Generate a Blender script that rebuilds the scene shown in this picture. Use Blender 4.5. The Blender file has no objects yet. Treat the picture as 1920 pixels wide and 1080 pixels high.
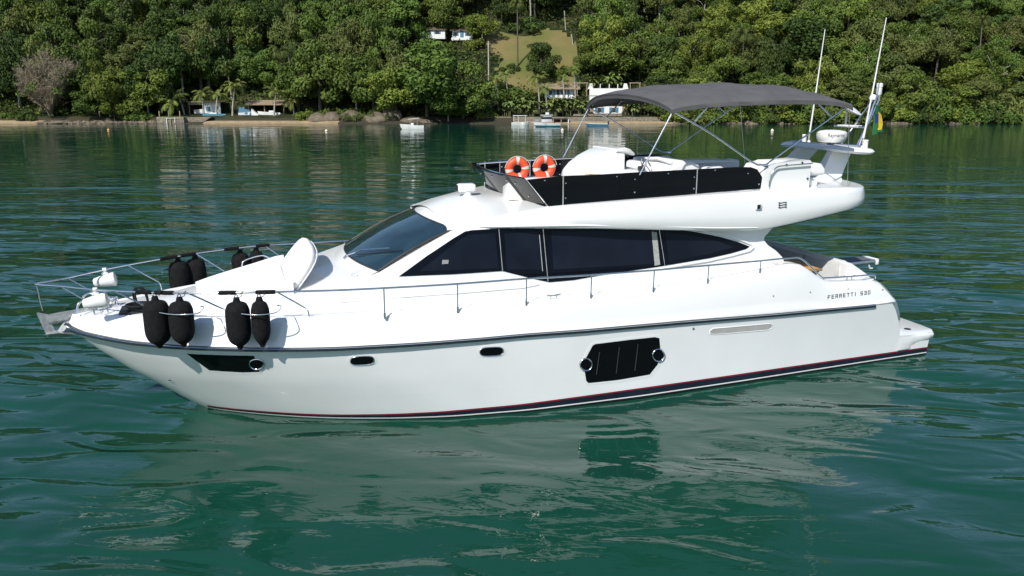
import bpy, bmesh, math, random
from mathutils import Vector, Matrix
R_ = math.radians
random.seed(7)
sc = bpy.context.scene
COL = sc.collection
# ------------------------------------------------------------------ camera
FPX, TH, PHI = 1510.0, 0.23692, 0.33505
CAM = Vector((2.676, -14.249, 5.270))
cd = bpy.data.cameras.new('camera'); cam = bpy.data.objects.new('camera', cd); COL.objects.link(cam)
cd.sensor_width = 36; cd.lens = FPX / 1920 * 36; cd.clip_end = 3000; cd.clip_start = .1
cam.location = CAM; cam.rotation_euler = (R_(90) - TH, 0, -PHI)
sc.camera = cam
# ------------------------------------------------------------------ light
SUN = Vector((-.54, -.49, .66)).normalized()          # direction towards the sun
elev = math.asin(SUN.z); az = math.atan2(SUN.x, SUN.y)
w = bpy.data.worlds.new('World'); sc.world = w; w.use_nodes = True
nt = w.node_tree; bg = nt.nodes['Background']
sky = nt.nodes.new('ShaderNodeTexSky'); sky.sky_type = 'NISHITA'; sky.sun_disc = False
sky.sun_elevation = elev; sky.sun_rotation = az; sky.air_density = 1.0; sky.dust_density = .3; sky.ozone_density = 2.0
nt.links.new(sky.outputs[0], bg.inputs[0]); bg.inputs[1].default_value = .12
sl = bpy.data.lights.new('sun', 'SUN'); sl.energy = 4.7; sl.angle = R_(.5); sl.color = (1, .965, .9)
so = bpy.data.objects.new('sun', sl); COL.objects.link(so)
so.rotation_euler = (-SUN).to_track_quat('-Z', 'Y').to_euler(); so.location = SUN * 60
sc.view_settings.view_transform = 'Standard'; sc.view_settings.look = 'None'
sc.view_settings.exposure = .12; sc.view_settings.gamma = 1
sc.cycles.max_bounces = 6; sc.cycles.diffuse_bounces = 3; sc.cycles.glossy_bounces = 4
sc.cycles.transparent_max_bounces = 4; sc.cycles.caustics_reflective = False; sc.cycles.caustics_refractive = False
sc.cycles.sample_clamp_indirect = 6

# ------------------------------------------------------------------ materials
MATS = {}
def mat(name, col, rough=.5, metal=0, var=0, vscale=5, spec=.5, coat=0, bump=0, bscale=20, rnd=0, col2=None):
    m = bpy.data.materials.new(name); m.use_nodes = True; MATS[name] = m
    n = m.node_tree.nodes; L = m.node_tree.links; p = n['Principled BSDF']
    p.inputs['Base Color'].default_value = (*col, 1); p.inputs['Roughness'].default_value = rough
    p.inputs['Metallic'].default_value = metal; p.inputs['Specular IOR Level'].default_value = spec
    p.inputs['Coat Weight'].default_value = coat
    tc = n.new('ShaderNodeTexCoord'); src = None
    if var or col2:
        no = n.new('ShaderNodeTexNoise'); no.inputs['Scale'].default_value = vscale; no.inputs['Detail'].default_value = 5
        L.new(tc.outputs['Object'], no.inputs['Vector'])
        mx = n.new('ShaderNodeMix'); mx.data_type = 'RGBA'
        rp = n.new('ShaderNodeMapRange'); rp.inputs[1].default_value = .35; rp.inputs[2].default_value = .65
        L.new(no.outputs[0], rp.inputs[0]); L.new(rp.outputs[0], mx.inputs[0])
        a = col if col2 else [c * (1 - var) for c in col]; b = col2 if col2 else [min(1, c * (1 + var)) for c in col]
        mx.inputs[6].default_value = (*a, 1); mx.inputs[7].default_value = (*b, 1)
        src = mx.outputs[2]; L.new(src, p.inputs['Base Color'])
    if rnd:
        oi = n.new('ShaderNodeObjectInfo'); hs = n.new('ShaderNodeHueSaturation')
        mr = n.new('ShaderNodeMapRange'); mr.inputs[3].default_value = 1 - rnd; mr.inputs[4].default_value = 1 + rnd
        L.new(oi.outputs['Random'], mr.inputs[0]); L.new(mr.outputs[0], hs.inputs['Value'])
        m2 = n.new('ShaderNodeMath'); m2.operation = 'MULTIPLY'; m2.inputs[1].default_value = 7.31
        m3 = n.new('ShaderNodeMath'); m3.operation = 'FRACT'
        m4 = n.new('ShaderNodeMapRange'); m4.inputs[3].default_value = .5 - .012; m4.inputs[4].default_value = .5 + .012
        L.new(oi.outputs['Random'], m2.inputs[0]); L.new(m2.outputs[0], m3.inputs[0]); L.new(m3.outputs[0], m4.inputs[0]); L.new(m4.outputs[0], hs.inputs['Hue'])
        if src: L.new(src, hs.inputs['Color'])
        else: hs.inputs['Color'].default_value = (*col, 1)
        L.new(hs.outputs[0], p.inputs['Base Color'])
    if bump:
        nb = n.new('ShaderNodeTexNoise'); nb.inputs['Scale'].default_value = bscale; nb.inputs['Detail'].default_value = 4
        L.new(tc.outputs['Object'], nb.inputs['Vector'])
        bp = n.new('ShaderNodeBump'); bp.inputs['Distance'].default_value = bump; L.new(nb.outputs[0], bp.inputs['Height'])
        L.new(bp.outputs[0], p.inputs['Normal'])
    return m
gel = mat('gelcoat', (.80, .80, .79), .22, coat=.3, var=.012, vscale=1.3, bump=.0015, bscale=.9)
gelhull = mat('hull_gelcoat', (.825, .825, .82), .14, coat=.5, var=.025, vscale=.9, bump=.006, bscale=.8)
cush = mat('vinyl_white', (.80, .79, .77), .55, var=.02)
acry = mat('black_acrylic', (.003, .004, .006), .06, var=.1, spec=.22)
hglass = mat('hull_glass', (.004, .004, .005), .05, spec=.3)
wglass = mat('saloon_glass', (.002, .003, .007), .03, col2=(.003, .004, .009), vscale=1.2, spec=.12)
wsg = mat('windscreen_glass', (.008, .024, .036), .015, col2=(.018, .045, .06), vscale=1.8, spec=.7)
chrome = mat('stainless', (.72, .73, .75), .14, metal=1, var=.04)
alu = mat('brushed_alloy', (.55, .56, .58), .35, metal=1, var=.1)
galv = mat('galvanised', (.42, .43, .44), .5, metal=.7, var=.2, vscale=12)
navy = mat('navy_stripe', (.012, .016, .03), .25, var=.15)
red = mat('red_stripe', (.22, .012, .02), .3, var=.1)
whs = mat('white_stripe', (.75, .75, .74), .3, var=.03)
anti = mat('antifouling', (.008, .008, .009), .5, var=.3)
rub = mat('rubrail_rubber', (.10, .115, .12), .35, var=.1)
rub2 = mat('rubrail_dark', (.022, .032, .035), .35, var=.1)
fabr = mat('fender_cover', (.0085, .0085, .009), .95, var=.3, vscale=18, bump=.002, bscale=25, spec=.2)
rope = mat('black_rope', (.01, .01, .011), .9, var=.3, vscale=60)
canv = mat('canopy_canvas', (.100, .098, .100), .9, var=.08, vscale=3, bump=.022, bscale=2.2, spec=.2)
greyc = mat('grey_cushion', (.48, .465, .455), .8, var=.06, vscale=4)
teak = mat('teak', (.30, .20, .10), .6, var=.2, vscale=10)
cloth = mat('placemat_cloth', (.62, .42, .07), .8, col2=(.6, .10, .03), vscale=42)
ored = mat('lifering_orange', (.78, .085, .025), .45, var=.08)
tapew = mat('reflective_tape', (.62, .60, .54), .5, var=.08, vscale=30)
plas = mat('white_plastic', (.74, .74, .73), .35, var=.03)
dark = mat('dark_plastic', (.02, .02, .022), .5, var=.2)
ink = mat('lettering_grey', (.06, .07, .085), .4, var=.1)
curt = mat('curtain_cloth', (.34, .34, .32), .9, var=.15, vscale=20)
greyd = mat('nonslip_grey', (.11, .12, .13), .8, var=.15, vscale=40)
fgreen = mat('flag_green', (.01, .12, .04), .8, var=.15)
fyel = mat('flag_yellow', (.65, .48, .02), .8, var=.1)
fblue = mat('flag_blue', (.01, .03, .18), .8, var=.1)
gold = mat('brass_trim', (.42, .28, .10), .5, var=.1)
# background
def leafm(n, c, c2, r=.22): return mat(n, c, .6, col2=c2, vscale=.45, rnd=r, spec=.15)
LEAF = {'mid': leafm('leaf_mid', (.062, .100, .018), (.115, .160, .030)),
        'dark': leafm('leaf_dark', (.036, .064, .014), (.068, .100, .022)),
        'bright': leafm('leaf_bright', (.100, .140, .022), (.155, .195, .034)),
        'olive': leafm('leaf_olive', (.072, .095, .024), (.120, .140, .036)),
        'palm': leafm('leaf_palm', (.13, .17, .035), (.21, .235, .065), .12),
        'banana': leafm('leaf_banana', (.12, .17, .04), (.20, .23, .075), .12)}
barkm = mat('bark', (.10, .085, .065), .9, var=.35, vscale=6)
barkp = mat('bark_pale', (.33, .31, .27), .9, var=.25, vscale=6)
twig = mat('bare_twigs', (.19, .155, .105), .9, col2=(.29, .24, .165), vscale=1.5)
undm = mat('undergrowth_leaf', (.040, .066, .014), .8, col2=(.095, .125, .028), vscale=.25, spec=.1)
woodm = mat('weathered_wood', (.30, .23, .15), .9, var=.25, vscale=9)
thatch = mat('thatch', (.26, .20, .125), .95, var=.3, vscale=6, bump=.05, bscale=25)
tile = mat('old_tiles', (.16, .115, .08), .9, var=.3, vscale=8, bump=.04, bscale=20)
wallw = mat('white_wall', (.72, .72, .70), .8, var=.05, vscale=2)
bluep = mat('blue_paint', (.07, .18, .27), .6, var=.12)
stone = mat('stone_wall', (.13, .11, .085), .9, col2=(.27, .23, .175), vscale=3.5, bump=.12, bscale=4)
bould = mat('boulder', (.085, .068, .048), .9, col2=(.20, .16, .11), vscale=.9, bump=.2, bscale=2)
sandm = mat('sand', (.33, .245, .14), .95, var=.15, vscale=1.2)
concr = mat('concrete', (.38, .35, .30), .9, var=.15, vscale=3)
boatw = mat('boat_white', (.72, .72, .70), .4, var=.04)
boatb = mat('boat_blue', (.10, .28, .38), .45, var=.08)
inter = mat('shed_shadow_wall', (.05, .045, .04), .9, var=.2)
buoyo = mat('buoy_orange', (.75, .38, .14), .5, var=.08)
buoyw = mat('buoy_pale', (.75, .66, .58), .5, var=.05)

# ------------------------------------------------------------------ helpers
def tag(o, label=None, cat=None, group=None, kind=None):
    if label: o['label'] = label
    if cat: o['category'] = cat
    if group: o['group'] = group
    if kind: o['kind'] = kind
    return o
def empty(name, loc=(0, 0, 0), rz=0, label=None, cat=None, group=None):
    o = bpy.data.objects.new(name, None); COL.objects.link(o); o.location = loc; o.rotation_euler = (0, 0, rz)
    o.empty_display_size = .2
    return tag(o, label, cat, group)
def lerp(a, b, t): return a + (b - a) * t
def tab(T, x):
    if x <= T[0][0]: return T[0][1]
    for (x0, y0), (x1, y1) in zip(T, T[1:]):
        if x <= x1: return y0 + (y1 - y0) * (x - x0) / (x1 - x0)
    return T[-1][1]
def smt(T, x, h=.25):
    return (tab(T, x - h) + 2 * tab(T, x) + tab(T, x + h)) / 4
class MB:
    def __init__(s): s.v = []; s.f = []
    def add(s, vs, fs):
        n = len(s.v); s.v += [tuple(p) for p in vs]; s.f += [tuple(i + n for i in f) for f in fs]; return s
    def grid(s, rows, closed=False):
        n = len(rows[0]); vs = [p for r in rows for p in r]; fs = []
        for i in range(len(rows) - 1):
            for j in range(n if closed else n - 1):
                k = (j + 1) % n
                fs.append((i * n + j, i * n + k, (i + 1) * n + k, (i + 1) * n + j))
        return s.add(vs, fs)
    def tube(s, path, r, n=8, caps=True):
        path = [Vector(p) for p in path]; rows = []; up = None
        for i, p in enumerate(path):
            a = path[max(0, i - 1)]; b = path[min(len(path) - 1, i + 1)]; t = (b - a)
            t = t.normalized() if t.length > 1e-9 else Vector((0, 0, 1))
            if up is None: up = Vector((0, 0, 1)) if abs(t.z) < .9 else Vector((1, 0, 0))
            x = t.cross(up)
            if x.length < 1e-4: x = t.cross(Vector((0, 1, 0)))
            x.normalize(); y = x.cross(t); up = y
            rr = r[i] if isinstance(r, (list, tuple)) else r
            rows.append([p + (x * math.cos(2 * math.pi * k / n) + y * math.sin(2 * math.pi * k / n)) * rr for k in range(n)])
        b0 = len(s.v); s.grid(rows, True)
        if caps:
            s.f.append(tuple(range(b0 + n - 1, b0 - 1, -1))); e = b0 + (len(rows) - 1) * n; s.f.append(tuple(range(e, e + n)))
        return s
    def box(s, c, d, rot=None):
        vs = []
        for z in (-1, 1):
            for x, y in ((-1, -1), (1, -1), (1, 1), (-1, 1)):
                q = Vector((x * d[0] / 2, y * d[1] / 2, z * d[2] / 2))
                if rot: q = rot @ q
                vs.append(q + Vector(c))
        return s.add(vs, [(0, 3, 2, 1), (4, 5, 6, 7), (0, 1, 5, 4), (1, 2, 6, 5), (2, 3, 7, 6), (3, 0, 4, 7)])
    def rbox(s, c, d, b=.03, rot=None, seg=2):
        bm = bmesh.new(); bmesh.ops.create_cube(bm, size=1)
        for v in bm.verts: v.co = Vector((v.co.x * d[0], v.co.y * d[1], v.co.z * d[2]))
        bmesh.ops.bevel(bm, geom=bm.edges[:], offset=min(b, min(d) * .49), segments=seg, profile=.5, affect='EDGES')
        bm.verts.index_update()
        vs = [(rot @ v.co if rot else v.co) + Vector(c) for v in bm.verts]
        s.add(vs, [[v.index for v in f.verts] for f in bm.faces]); bm.free(); return s
    def lathe(s, prof, c=(0, 0, 0), n=20, rot=None):
        rows = []
        for r, z in prof:
            row = [Vector((r * math.cos(2 * math.pi * k / n), r * math.sin(2 * math.pi * k / n), z)) for k in range(n)]
            rows.append([(rot @ q if rot else q) + Vector(c) for q in row])
        return s.grid(rows, True)
    def prism(s, poly, y0, y1, f=lambda a, y, b: (a, y, b)):
        n = len(poly); vs = [f(a, y0, b) for a, b in poly] + [f(a, y1, b) for a, b in poly]
        fs = [tuple(range(n)), tuple(range(2 * n - 1, n - 1, -1))] + [(i, i + n, (i + 1) % n + n, (i + 1) % n) for i in range(n)]
        return s.add(vs, fs)
    def mirror(s):
        n = len(s.v); s.v += [(x, -y, z) for x, y, z in s.v[:n]]; s.f += [tuple(i + n for i in reversed(f)) for f in s.f[:]]; return s
    def build(s, name, m, parent=None, smooth=35, merge=0, bevel=0):
        me = bpy.data.meshes.new(name); me.from_pydata([tuple(v) for v in s.v], [], [tuple(f) for f in s.f])
        bm = bmesh.new(); bm.from_mesh(me)
        if merge: bmesh.ops.remove_doubles(bm, verts=bm.verts[:], dist=merge)
        if merge is not None: bmesh.ops.recalc_face_normals(bm, faces=bm.faces[:])
        bm.to_mesh(me); bm.free()
        if m: me.materials.append(m)
        if smooth:
            me.polygons.foreach_set('use_smooth', [True] * len(me.polygons)); me.set_sharp_from_angle(angle=R_(smooth))
        o = bpy.data.objects.new(name, me); COL.objects.link(o)
        if parent: o.parent = parent
        return o
def bez(pts, n=6):
    """smooth curve through the points (Catmull-Rom)"""
    P = [Vector(p) for p in pts]; out = []
    for i in range(len(P) - 1):
        a = P[max(0, i - 1)]; b = P[i]; c = P[i + 1]; d = P[min(len(P) - 1, i + 2)]
        for k in range(n):
            t = k / n
            out.append(.5 * ((2 * b) + (c - a) * t + (2 * a - 5 * b + 4 * c - d) * t * t + (3 * b - a - 3 * c + d) * t ** 3))
    return out + [P[-1]]
# measuring from the photograph: the ray of a pixel met with a plane or a surface
Fh = Vector((math.sin(PHI), math.cos(PHI), 0)); Rh = Vector((math.cos(PHI), -math.sin(PHI), 0)); Uh = Vector((0, 0, 1))
FW = Fh * math.cos(TH) - Uh * math.sin(TH); UP = Uh * math.cos(TH) + Fh * math.sin(TH)
def ray(u, v): return FW * FPX + Rh * (u - 960) + UP * (540 - v)
def aty(u, v, y): d = ray(u, v); return CAM + d * ((y - CAM.y) / d.y)
def atz(u, v, z): d = ray(u, v); return CAM + d * ((z - CAM.z) / d.z)
def onsurf(u, v, yf):
    y = -2.
    for i in range(40):
        P = aty(u, v, y); y = .5 * y - .5 * yf(P.x, P.z)
    return aty(u, v, y)
def text_mb(s, h, xform, depth=.004):
    c = bpy.data.curves.new('t', 'FONT'); c.body = s; c.size = 1; c.extrude = 0; c.resolution_u = 3
    o = bpy.data.objects.new('t', c); COL.objects.link(o)
    bpy.context.view_layer.update()
    me = bpy.data.meshes.new_from_object(o.evaluated_get(bpy.context.evaluated_depsgraph_get()))
    m = MB(); m.add([xform(v.co.x, v.co.y) for v in me.vertices], [tuple(p.vertices) for p in me.polygons])
    bpy.data.objects.remove(o); bpy.data.meshes.remove(me); bpy.data.curves.remove(c); return m

# ================================================================== WATER
def make_water():
    m = bpy.data.materials.new('sea_water'); m.use_nodes = True
    n = m.node_tree.nodes; L = m.node_tree.links; p = n['Principled BSDF']
    p.inputs['Base Color'].default_value = (.0060, .051, .032, 1); p.inputs['Roughness'].default_value = .025
    p.inputs['IOR'].default_value = 1.40
    g = n.new('ShaderNodeNewGeometry'); mp = n.new('ShaderNodeMapping'); mp.vector_type = 'POINT'
    mp.inputs['Rotation'].default_value = (0, 0, PHI + .10)
    L.new(g.outputs['Position'], mp.inputs[0])
    def noise(sx, sy, amp, det=2, rough=.5, dist=0, off=0, rot=0):
        mm = n.new('ShaderNodeMapping'); mm.inputs['Scale'].default_value = (sx, sy, 1); mm.inputs['Location'].default_value = (off, off * .7, 0)
        mm.inputs['Rotation'].default_value = (0, 0, rot)
        L.new(mp.outputs[0], mm.inputs[0]); no = n.new('ShaderNodeTexNoise'); no.noise_dimensions = '2D'
        no.inputs['Scale'].default_value = 1; no.inputs['Detail'].default_value = det; no.inputs['Roughness'].default_value = rough
        no.inputs['Distortion'].default_value = dist
        L.new(mm.outputs[0], no.inputs[0])
        mu = n.new('ShaderNodeMath'); mu.operation = 'MULTIPLY'; mu.inputs[1].default_value = amp; L.new(no.outputs[0], mu.inputs[0]); return mu.outputs[0]
    def add(a, b):
        q = n.new('ShaderNodeMath'); q.operation = 'ADD'; L.new(a, q.inputs[0]); L.new(b, q.inputs[1]); return q.outputs[0]
    def mul(a, b):
        q = n.new('ShaderNodeMath'); q.operation = 'MULTIPLY'; L.new(a, q.inputs[0]); L.new(b, q.inputs[1]); return q.outputs[0]
    def mrange(a, a0, a1, b0, b1):
        q = n.new('ShaderNodeMapRange'); q.inputs[1].default_value = a0; q.inputs[2].default_value = a1; q.inputs[3].default_value = b0; q.inputs[4].default_value = b1
        q.interpolation_type = 'SMOOTHSTEP'; L.new(a, q.inputs[0]); return q.outputs[0]
    swell = noise(.13, .30, .46, 1, .45, .4)
    mid = noise(.50, 1.25, .10, 1, .5, .9, 11)
    small = noise(2.0, 4.6, .013, 2, .55, .8, 23)
    fine = noise(6., 14., .0026, 2, .5, .4, 5)
    patch = mrange(noise(.035, .06, 1, 2, .5, .5, 41), .38, .62, .35, 1.25)
    # sheltered water in front of the hull is smoother at the small scale
    dx = n.new('ShaderNodeVectorMath'); dx.operation = 'DISTANCE'; dx.inputs[1].default_value = (8, -4.5, 0); L.new(g.outputs['Position'], dx.inputs[0])
    lee = mrange(dx.outputs['Value'], 4, 22, .30, 1.0); lee2 = mrange(dx.outputs['Value'], 3.0, 8, .5, 1.05)
    # far water, near the shore, is calmer
    dp = n.new('ShaderNodeVectorMath'); dp.operation = 'DOT_PRODUCT'; dp.inputs[1].default_value = Fh; L.new(g.outputs['Position'], dp.inputs[0])
    far = mrange(dp.outputs['Value'], 12, 68, 1, .12)
    h = add(mul(add(swell, mul(mid, lee2)), far), mul(mul(add(small, fine), mul(patch, lee)), far))
    b = n.new('ShaderNodeBump'); b.inputs['Distance'].default_value = 1; b.inputs['Strength'].default_value = 1
    L.new(h, b.inputs['Height']); L.new(b.outputs[0], p.inputs['Normal'])
    rows = []
    ys = [-60, -30, -15, -5, 5, 20, 50, 100, 200, 400]; xs = [-500, -200, -80, -30, 0, 30, 80, 200, 500]
    mb = MB().grid([[(x, y, 0) for x in xs] for y in ys])
    o = mb.build('sea_water', m, smooth=0); tag(o, 'deep green rippled sea water of the bay', None, None, 'structure')
    return o
make_water()

# ================================================================== YACHT
yacht = empty('motor_yacht', (0, 0, 0), 0, 'large white flybridge motor yacht with black saloon windows in the foreground', 'yacht')
STEM = [(-.6, 2.9), (-.2, 2.1), (0, 1.83), (.16, 1.62), (.44, 1.27), (.8, .81), (1.21, .36), (1.5, .09), (1.65, 0), (2, 0)]
B0 = [(0, 0), (.15, .2), (.43, .46), (1.11, .89), (1.7, 1.22), (2.37, 1.52), (3.2, 1.82), (4.06, 2.05), (5.4, 2.24), (7.4, 2.31), (9.7, 2.23), (12.3, 2.10), (14.4, 2.0)]
BR = [(0, 0), (.03, .12), (.1, .24), (.3, .45), (.6, .68), (.97, .93), (1.76, 1.38), (2.61, 1.74), (3.46, 2.01), (4.09, 2.15), (5.23, 2.31), (6.26, 2.38), (8.1, 2.4), (10, 2.36), (12, 2.3), (14.4, 2.22), (15.4, 2.15), (16.2, 2.08)]
ZR = [(0, 1.64), (.3, 1.57), (.97, 1.5), (1.76, 1.47), (4, 1.44), (7, 1.43), (8.1, 1.4), (10, 1.36), (12, 1.3), (14.4, 1.25), (15.5, 1.25)]
def hull_y(x, z):
    t = max(0, min(1, z / tab(ZR, x))); u = max(0, x - tab(STEM, z))
    hh = min(.25, u * .5)
    return lerp(smt(B0, u, hh), smt(BR, u, hh), t ** 1.15)
def xe(z): return tab([(.5, 15.62), (.82, 15.52), (1.1, 15.36), (1.3, 15.19), (1.5, 15.05), (1.67, 14.75)], z)
def spaced(a, b, n, p=1.7): return [a + (b - a) * (i / n) ** p for i in range(n + 1)]
def rounded(y, x, xend, r=.38):
    if x <= xend - r: return y
    s = min(1, (x - (xend - r)) / r); return y - r * (1 - math.sqrt(max(0, 1 - s * s)))
# hull, lower strake out to the platform
mb = MB(); N = 60
rows = []
for z in (-.6, -.3, -.1, 0, .1, .2, .3, .4, .5):
    x0 = tab(STEM, z); k = 1 + .25 * min(0, z)
    rows.append([(x, -hull_y(x, max(z, 0)) * k if z >= 0 else -smt(B0, max(0, x - x0), min(.25, (x - x0) * .5)) * k, z) for x in spaced(x0, 16.05, N)])
mb.grid(rows); last = [r[-1] for r in rows]; mb.grid([last, [(16.08, 0, z) for _, _, z in last]])
rows = []
for k in [i / 9 for i in range(10)]:
    r = []; zend = .5 + k * .75
    x0 = tab(STEM, .5 + k * 1.14); X1 = xe(zend)
    for _ in range(40): x0 = .5 * x0 + .5 * tab(STEM, .5 + k * (tab(ZR, x0) - .5))
    for x in spaced(x0, X1, N):
        z = .5 + k * (tab(ZR, x) - .5); r.append((x, -rounded(hull_y(x, z), x, X1), z))
    rows.append(r)
mb.grid(rows); last = [r[-1] for r in rows]; mb.grid([last, [(x + .06, 0, z) for x, _, z in last]])
mb.mirror().build('hull', gelhull, yacht, 30, .0005)
# deck moulding above the rubrail
ZT = [(0, 1.80), (.3, 1.84), (1, 1.87), (3.6, 1.9), (7, 1.93), (9.45, 1.97), (10.5, 2.02), (11.3, 2.08), (11.8, 2.14), (12.3, 2.2), (12.6, 2.18), (12.8, 2.08), (13.15, 1.83), (13.4, 1.76), (14.2, 1.72), (14.64, 1.67), (15, 1.6)]
def top_y(x): return max(0, smt(BR, x, min(.2, x * .5)) - .20 * min(1, x / .9))
mb = MB(); rows = []
for k, ins, xi in ((0, .0, 15.21), (.06, -.01, 15.2), (.12, .012, 15.18), (.3, .03, 15.12), (.5, .05, 15.04), (.7, .075, 14.95), (.85, .10, 14.86), (.95, .14, 14.77), (1.0, .2, 14.68)):
    r = []
    for x in spaced(0, 1, 90, 1.6):
        X = x * (xi - .03 * k) + .10 * k * (1 - x) ** 6
        z0 = tab(ZR, X); z = lerp(z0, smt(ZT, X, .12), k)
        y = max(0, smt(BR, X - .08 * k, min(.2, X * .5)) - ins * min(1, X / .9))
        r.append((X, -rounded(y, X, xi, .42), z))
    rows.append(r)
mb.grid(rows); last = [r[-1] for r in rows]; mb.grid([last, [(x + .06 - .05 * i / 8, 0, z) for i, (x, _, z) in enumerate(last)]])
# inboard: side deck / coaming top
tr = rows[-1]
inner = [(x, min(0, y + (.30 if x > 12.3 else .04)), z + (.0 if x > 12.3 else -.02)) for x, y, z in tr]
mb.grid([tr, inner])
mb.mirror().build('deck_moulding', gel, yacht, 40, .0005)
# deck sheet
rows = [[(x, y * f, z + .05 * (1 - f * f) * min(1, x)) for f in (1, .85, .7, .5, .25, 0)] for x, y, z in inner if x <= 12.32]
MB().grid(rows).mirror().build('deck', gel, yacht, 40, .0005)
# rubrail
def rubpath(x): return Vector((x, -smt(BR, x, min(.25, x * .5)), tab(ZR, x)))
xsr = [0, .02, .05, .1, .2, .3, .45] + [.6 + i * .25 for i in range(56)]
def strip_line(off, hgt, dz, x1, m, name):
    mb = MB(); rows = []
    for x in [q for q in xsr if q <= x1]:
        P = rubpath(x); Q = rubpath(x + .05); P0 = rubpath(max(0, x - .05)); t = (Q - P0).normalized(); nrm = Vector((t.y, -t.x, 0)).normalized()
        if nrm.y > 0: nrm = -nrm
        if x == 0: nrm = Vector((-1, 0, 0)); 
        c = P + Vector((0, 0, dz))
        rows.append([c + nrm * (-.02) + Vector((0, 0, hgt)), c + nrm * off * .8 + Vector((0, 0, hgt)), c + nrm * off + Vector((0, 0, 0)), c + nrm * off * .8 - Vector((0, 0, hgt)), c + nrm * (-.02) - Vector((0, 0, hgt))])
    mb.grid(rows); return mb.mirror().build(name, m, yacht, 50, .0003)
rb = strip_line(.052, .03, 0, 14.45, rub2, 'rub_rail')
r2 = strip_line(.062, .009, .012, 14.42, chrome, 'rail_strip'); r2.parent = rb
# boot stripes
RT = [(2, .09), (4, .10), (6, .15), (9, .21), (12, .20), (16, .165)]
def band(f0, f1, off, m, name):
    mb = MB(); rows = []
    for k in range(4):
        r = []
        for x in spaced(2.0, 16.05, 60, 1.3):
            q = tab(RT, x); a = f0(q); b = f1(q); z = lerp(a, b, k / 3)
            if a < -.2: z = (-.35, -.1, 0, b)[k]
            if z > 0: y = hull_y(x, z)
            else: y = hull_y(x, 0) * (1 + .25 * z)
            r.append((max(x, tab(STEM, z) + .01), -y - off, z))
        rows.append(r)
    mb.grid(rows); e = [r[-1] for r in rows]; mb.grid([e, [(16.08 + off, 0, p[2]) for p in e]])
    return mb.mirror().build(name, m, yacht, 40)
band(lambda q: q - .028, lambda q: q, .003, red, 'red_pinstripe')
band(lambda q: q * .34, lambda q: q - .028, .003, navy, 'boot_stripe')
band(lambda q: q * .34 - .022, lambda q: q * .34, .005, whs, 'white_pinstripe')
band(lambda q: -.4, lambda q: q * .34 - .022, .003, anti, 'antifouling_paint')
# swim platform
mb = MB(); prof = [(.505, -.03), (.495, .0), (.45, .02), (.36, .01), (.28, -.06), (.2, -.18)]
pl = [(15.2, hull_y(15.2, .45) + .002), (15.5, hull_y(15.5, .45) + .002), (15.75, hull_y(15.75, .45) + .003), (15.98, hull_y(15.98, .45) + .002), (16.12, 2.04), (16.24, 1.9), (16.28, 1.6), (16.32, .8), (16.33, 0)]
rows = [[(x + (o if x > 16.1 else 0), -(y + o * (min(1, max(0, (x - 15.5) / .5)) if y > 1.8 else 0)), z) for x, y in pl] for z, o in prof]
mb.grid(rows); mb.grid([rows[0], [(15.2, p[1], .5) for p in rows[0]]])
sp = mb.mirror().build('swim_platform', gel, yacht, 40, .0005)
MB().lathe([(.001, .0), (.07, .0), (.075, -.02)], (15.75, -1.75, .508), 20).build('platform_hatch', dark, sp)
# topside fittings: ports and windows laid on the hull surface
def surf_panel(px, yf, off, m, name, parent, nz=5, nx=30, rim=True, conv=onsurf):
    P = [conv(u, v, yf) for u, v in px]; pts = [(p.x, p.z) for p in P]
    lo_, hi_ = min(p[0] for p in pts), max(p[0] for p in pts)
    xs = sorted(set([a for a, _ in pts] + [lerp(min(p[0] for p in pts), max(p[0] for p in pts), i / nx) for i in range(nx + 1)]))
    rows = []
    for x in xs:
        zs = []; x = min(hi_, max(lo_, x))
        for (x0, z0), (x1, z1) in zip(pts, pts[1:] + pts[:1]):
            if (x0 - x) * (x1 - x) <= 1e-9:
                if abs(x1 - x0) < 1e-6: zs += [z0, z1]
                else: zs.append(z0 + (z1 - z0) * min(1, max(0, (x - x0) / (x1 - x0))))
        a, b = min(zs), max(zs); rows.append([(x, a + (b - a) * k / nz) for k in range(nz + 1)])
    mb = MB(); fr = [[(x, -yf(x, z) - off, z) for x, z in r] for r in rows]; mb.grid(fr)
    if rim:
        loop = [r[0] for r in fr] + [fr[-1][k] for k in range(1, nz + 1)] + [r[-1] for r in fr[::-1]][1:] + [fr[0][k] for k in range(nz - 1, 0, -1)]
        mb.grid([loop, [(x, y + off + .01, z) for x, y, z in loop]], True)
    return mb.build(name, m, parent, 40, .0002)
def oval_px(cx, cy, a, b, sk=0, n=28, p=2.0):
    out = []
    for i in range(n):
        t = 2 * math.pi * i / n; c, s = math.cos(t), math.sin(t)
        x = a * math.copysign(abs(c) ** (2 / p), c); y = b * math.copysign(abs(s) ** (2 / p), s); out.append((cx + x, cy + y + sk * x))
    return out
def ringtube(px, yf, off, r, name, parent, m=chrome):
    P = [onsurf(u, v, yf) for u, v in px]; P = [Vector((p.x, -yf(p.x, p.z) - off, p.z)) for p in P]
    return MB().tube(P + [P[0]], r, 6).build(name, m, parent, 60)
for cx, cy in ((679, 676), (921.5, 659)):
    g = surf_panel(oval_px(cx, cy, 21, 7.2, -.05, p=3.2), hull_y, .006, hglass, 'porthole', yacht, nx=16)
    ringtube(oval_px(cx, cy, 22, 8, -.05, p=3.2), hull_y, .008, .008, 'porthole_frame', g)
    surf_panel(oval_px(cx, cy, 28, 11.5, -.05, p=2.6), hull_y, .003, gel, 'porthole_recess', g, nx=16)
bw = surf_panel([(350, 663), (476, 667), (486, 690), (486, 697), (455, 698), (392, 694)], hull_y, .006, hglass, 'bow_window', yacht)
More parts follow.
